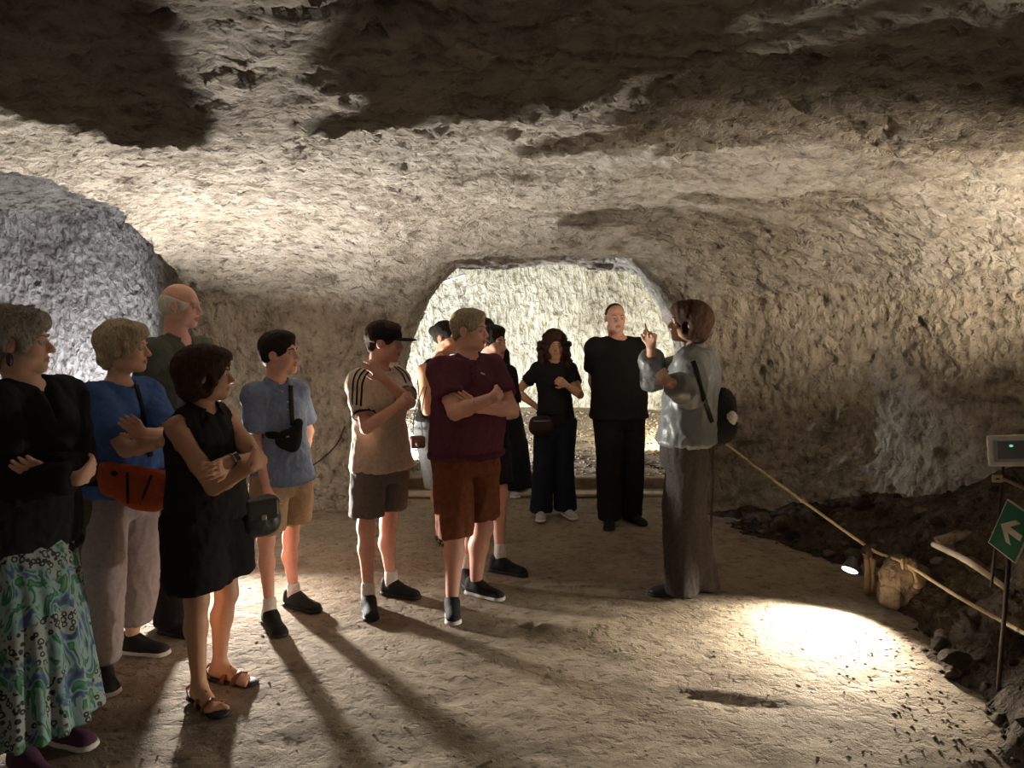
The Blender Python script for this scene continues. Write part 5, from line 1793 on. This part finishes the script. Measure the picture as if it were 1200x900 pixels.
def scatter(name, n, fn, smin_, smax_, mat, parent, seed):
    rg = np.random.RandomState(seed)
    base = np.array([(1, 0, 0), (-1, 0, 0), (0, 1, 0), (0, -1, 0), (0, 0, 1), (0, 0, -1)], float)
    tri = np.array([(0, 2, 4), (2, 1, 4), (1, 3, 4), (3, 0, 4), (2, 0, 5), (1, 2, 5), (3, 1, 5), (0, 3, 5)])
    V, F = [], []
    k = 0
    while k < n:
        pt = fn(rg)
        if pt is None:
            continue
        s_ = rg.uniform(smin_, smax_) ** 1.0
        a = rg.uniform(0, 6.28)
        M = np.array([[math.cos(a), -math.sin(a), 0], [math.sin(a), math.cos(a), 0], [0, 0, 1]])
        v = (base * rg.uniform(0.6, 1.3, (6, 3)) * np.array([1.3, 1, 0.7]) * s_) @ M.T + np.array(pt)
        V.append(v); F.append(tri + 6 * k); k += 1
    o = mesh_from(name, np.concatenate(V), np.concatenate(F), [mat], parent, smooth=False)
    tag(o, kind='stuff')
    return o


def on_bank(rg):
    y_ = rg.uniform(1.4, 5.7); x_ = rg.uniform(1.5, 3.6)
    hgt = bank_z(x_, y_)
    return None if hgt < -0.02 else (x_, y_, hgt + 0.003)


scatter('gravel', 3500, on_bank, 0.006, 0.020, M_RUBBLE, BANK, 4)
FP = []


def on_ground(rg):
    if rg.rand() < 0.5:
        y_ = rg.uniform(1.9, 4.8); x_ = np.interp(y_, [1.5, 2.2, 3.0, 3.7, 4.2, 4.7], [1.6, 1.75, 1.95, 2.12, 2.22, 2.15]) - abs(rg.normal(0, 0.25))
    else:
        y_ = rg.uniform(2.2, 6.4); x_ = rg.uniform(-0.7, 0.62) * y_
    return (x_, y_, float(floor_z(np.array([[x_]]), np.array([[y_]]))[0, 0]) + 0.001)


o = scatter('pebbles', 900, on_ground, 0.003, 0.010, M_FLOOR, bpy.data.objects['floor'], 5)


def in_far(rg):
    y_ = rg.uniform(6.9, 9.9); x_ = rg.uniform(-1.6, 2.6)
    return (x_, y_, float(floor_z(np.array([[x_]]), np.array([[y_]]))[0, 0]) + 0.002)


scatter('gravel', 2500, in_far, 0.008, 0.026, M_STONE, bpy.data.objects['floor'], 6)

# thin cable lying along the far wall, dark wire on the pillar
dg = bpy.context.evaluated_depsgraph_get()


def on_rock(u, v, off=0.01):
    d = ray(u, v).normalized()
    org = Vector((0, 0, CAMZ))
    for _ in range(30):
        hit, loc_, nor, idx_, ob, mt = scene.ray_cast(dg, org, d)
        if hit and (ob.name.startswith('wall') or ob.name.startswith('ceiling') or ob.name == 'floor'):
            return loc_ - d * off
        if not hit:
            return None
        org = loc_ + d * 0.01
    return None


for nm_, lab, uvs, rad, mat in (('cable', 'pale cable fixed along the top of the far chamber wall', [(520, 330), (545, 322), (580, 316), (610, 312), (640, 309)], 0.012, M_WHITEP),
                                ('wire', 'thin dark wire curving down the rock behind the boys', [(404, 500), (396, 518), (382, 534), (364, 547)], 0.006, M_IRON)):
    pts = [on_rock(u, v) for u, v in uvs]
    pts = [p for p in pts if p is not None and (nm_ == 'wire' or p.y > 8)]
    if len(pts) > 1:
        o = tube(nm_, pts, rad, mat, n=6, smooth_path=4, loc=tuple(pts[0]))
        o.location = tuple(pts[0])
        tag(o, lab, nm_)
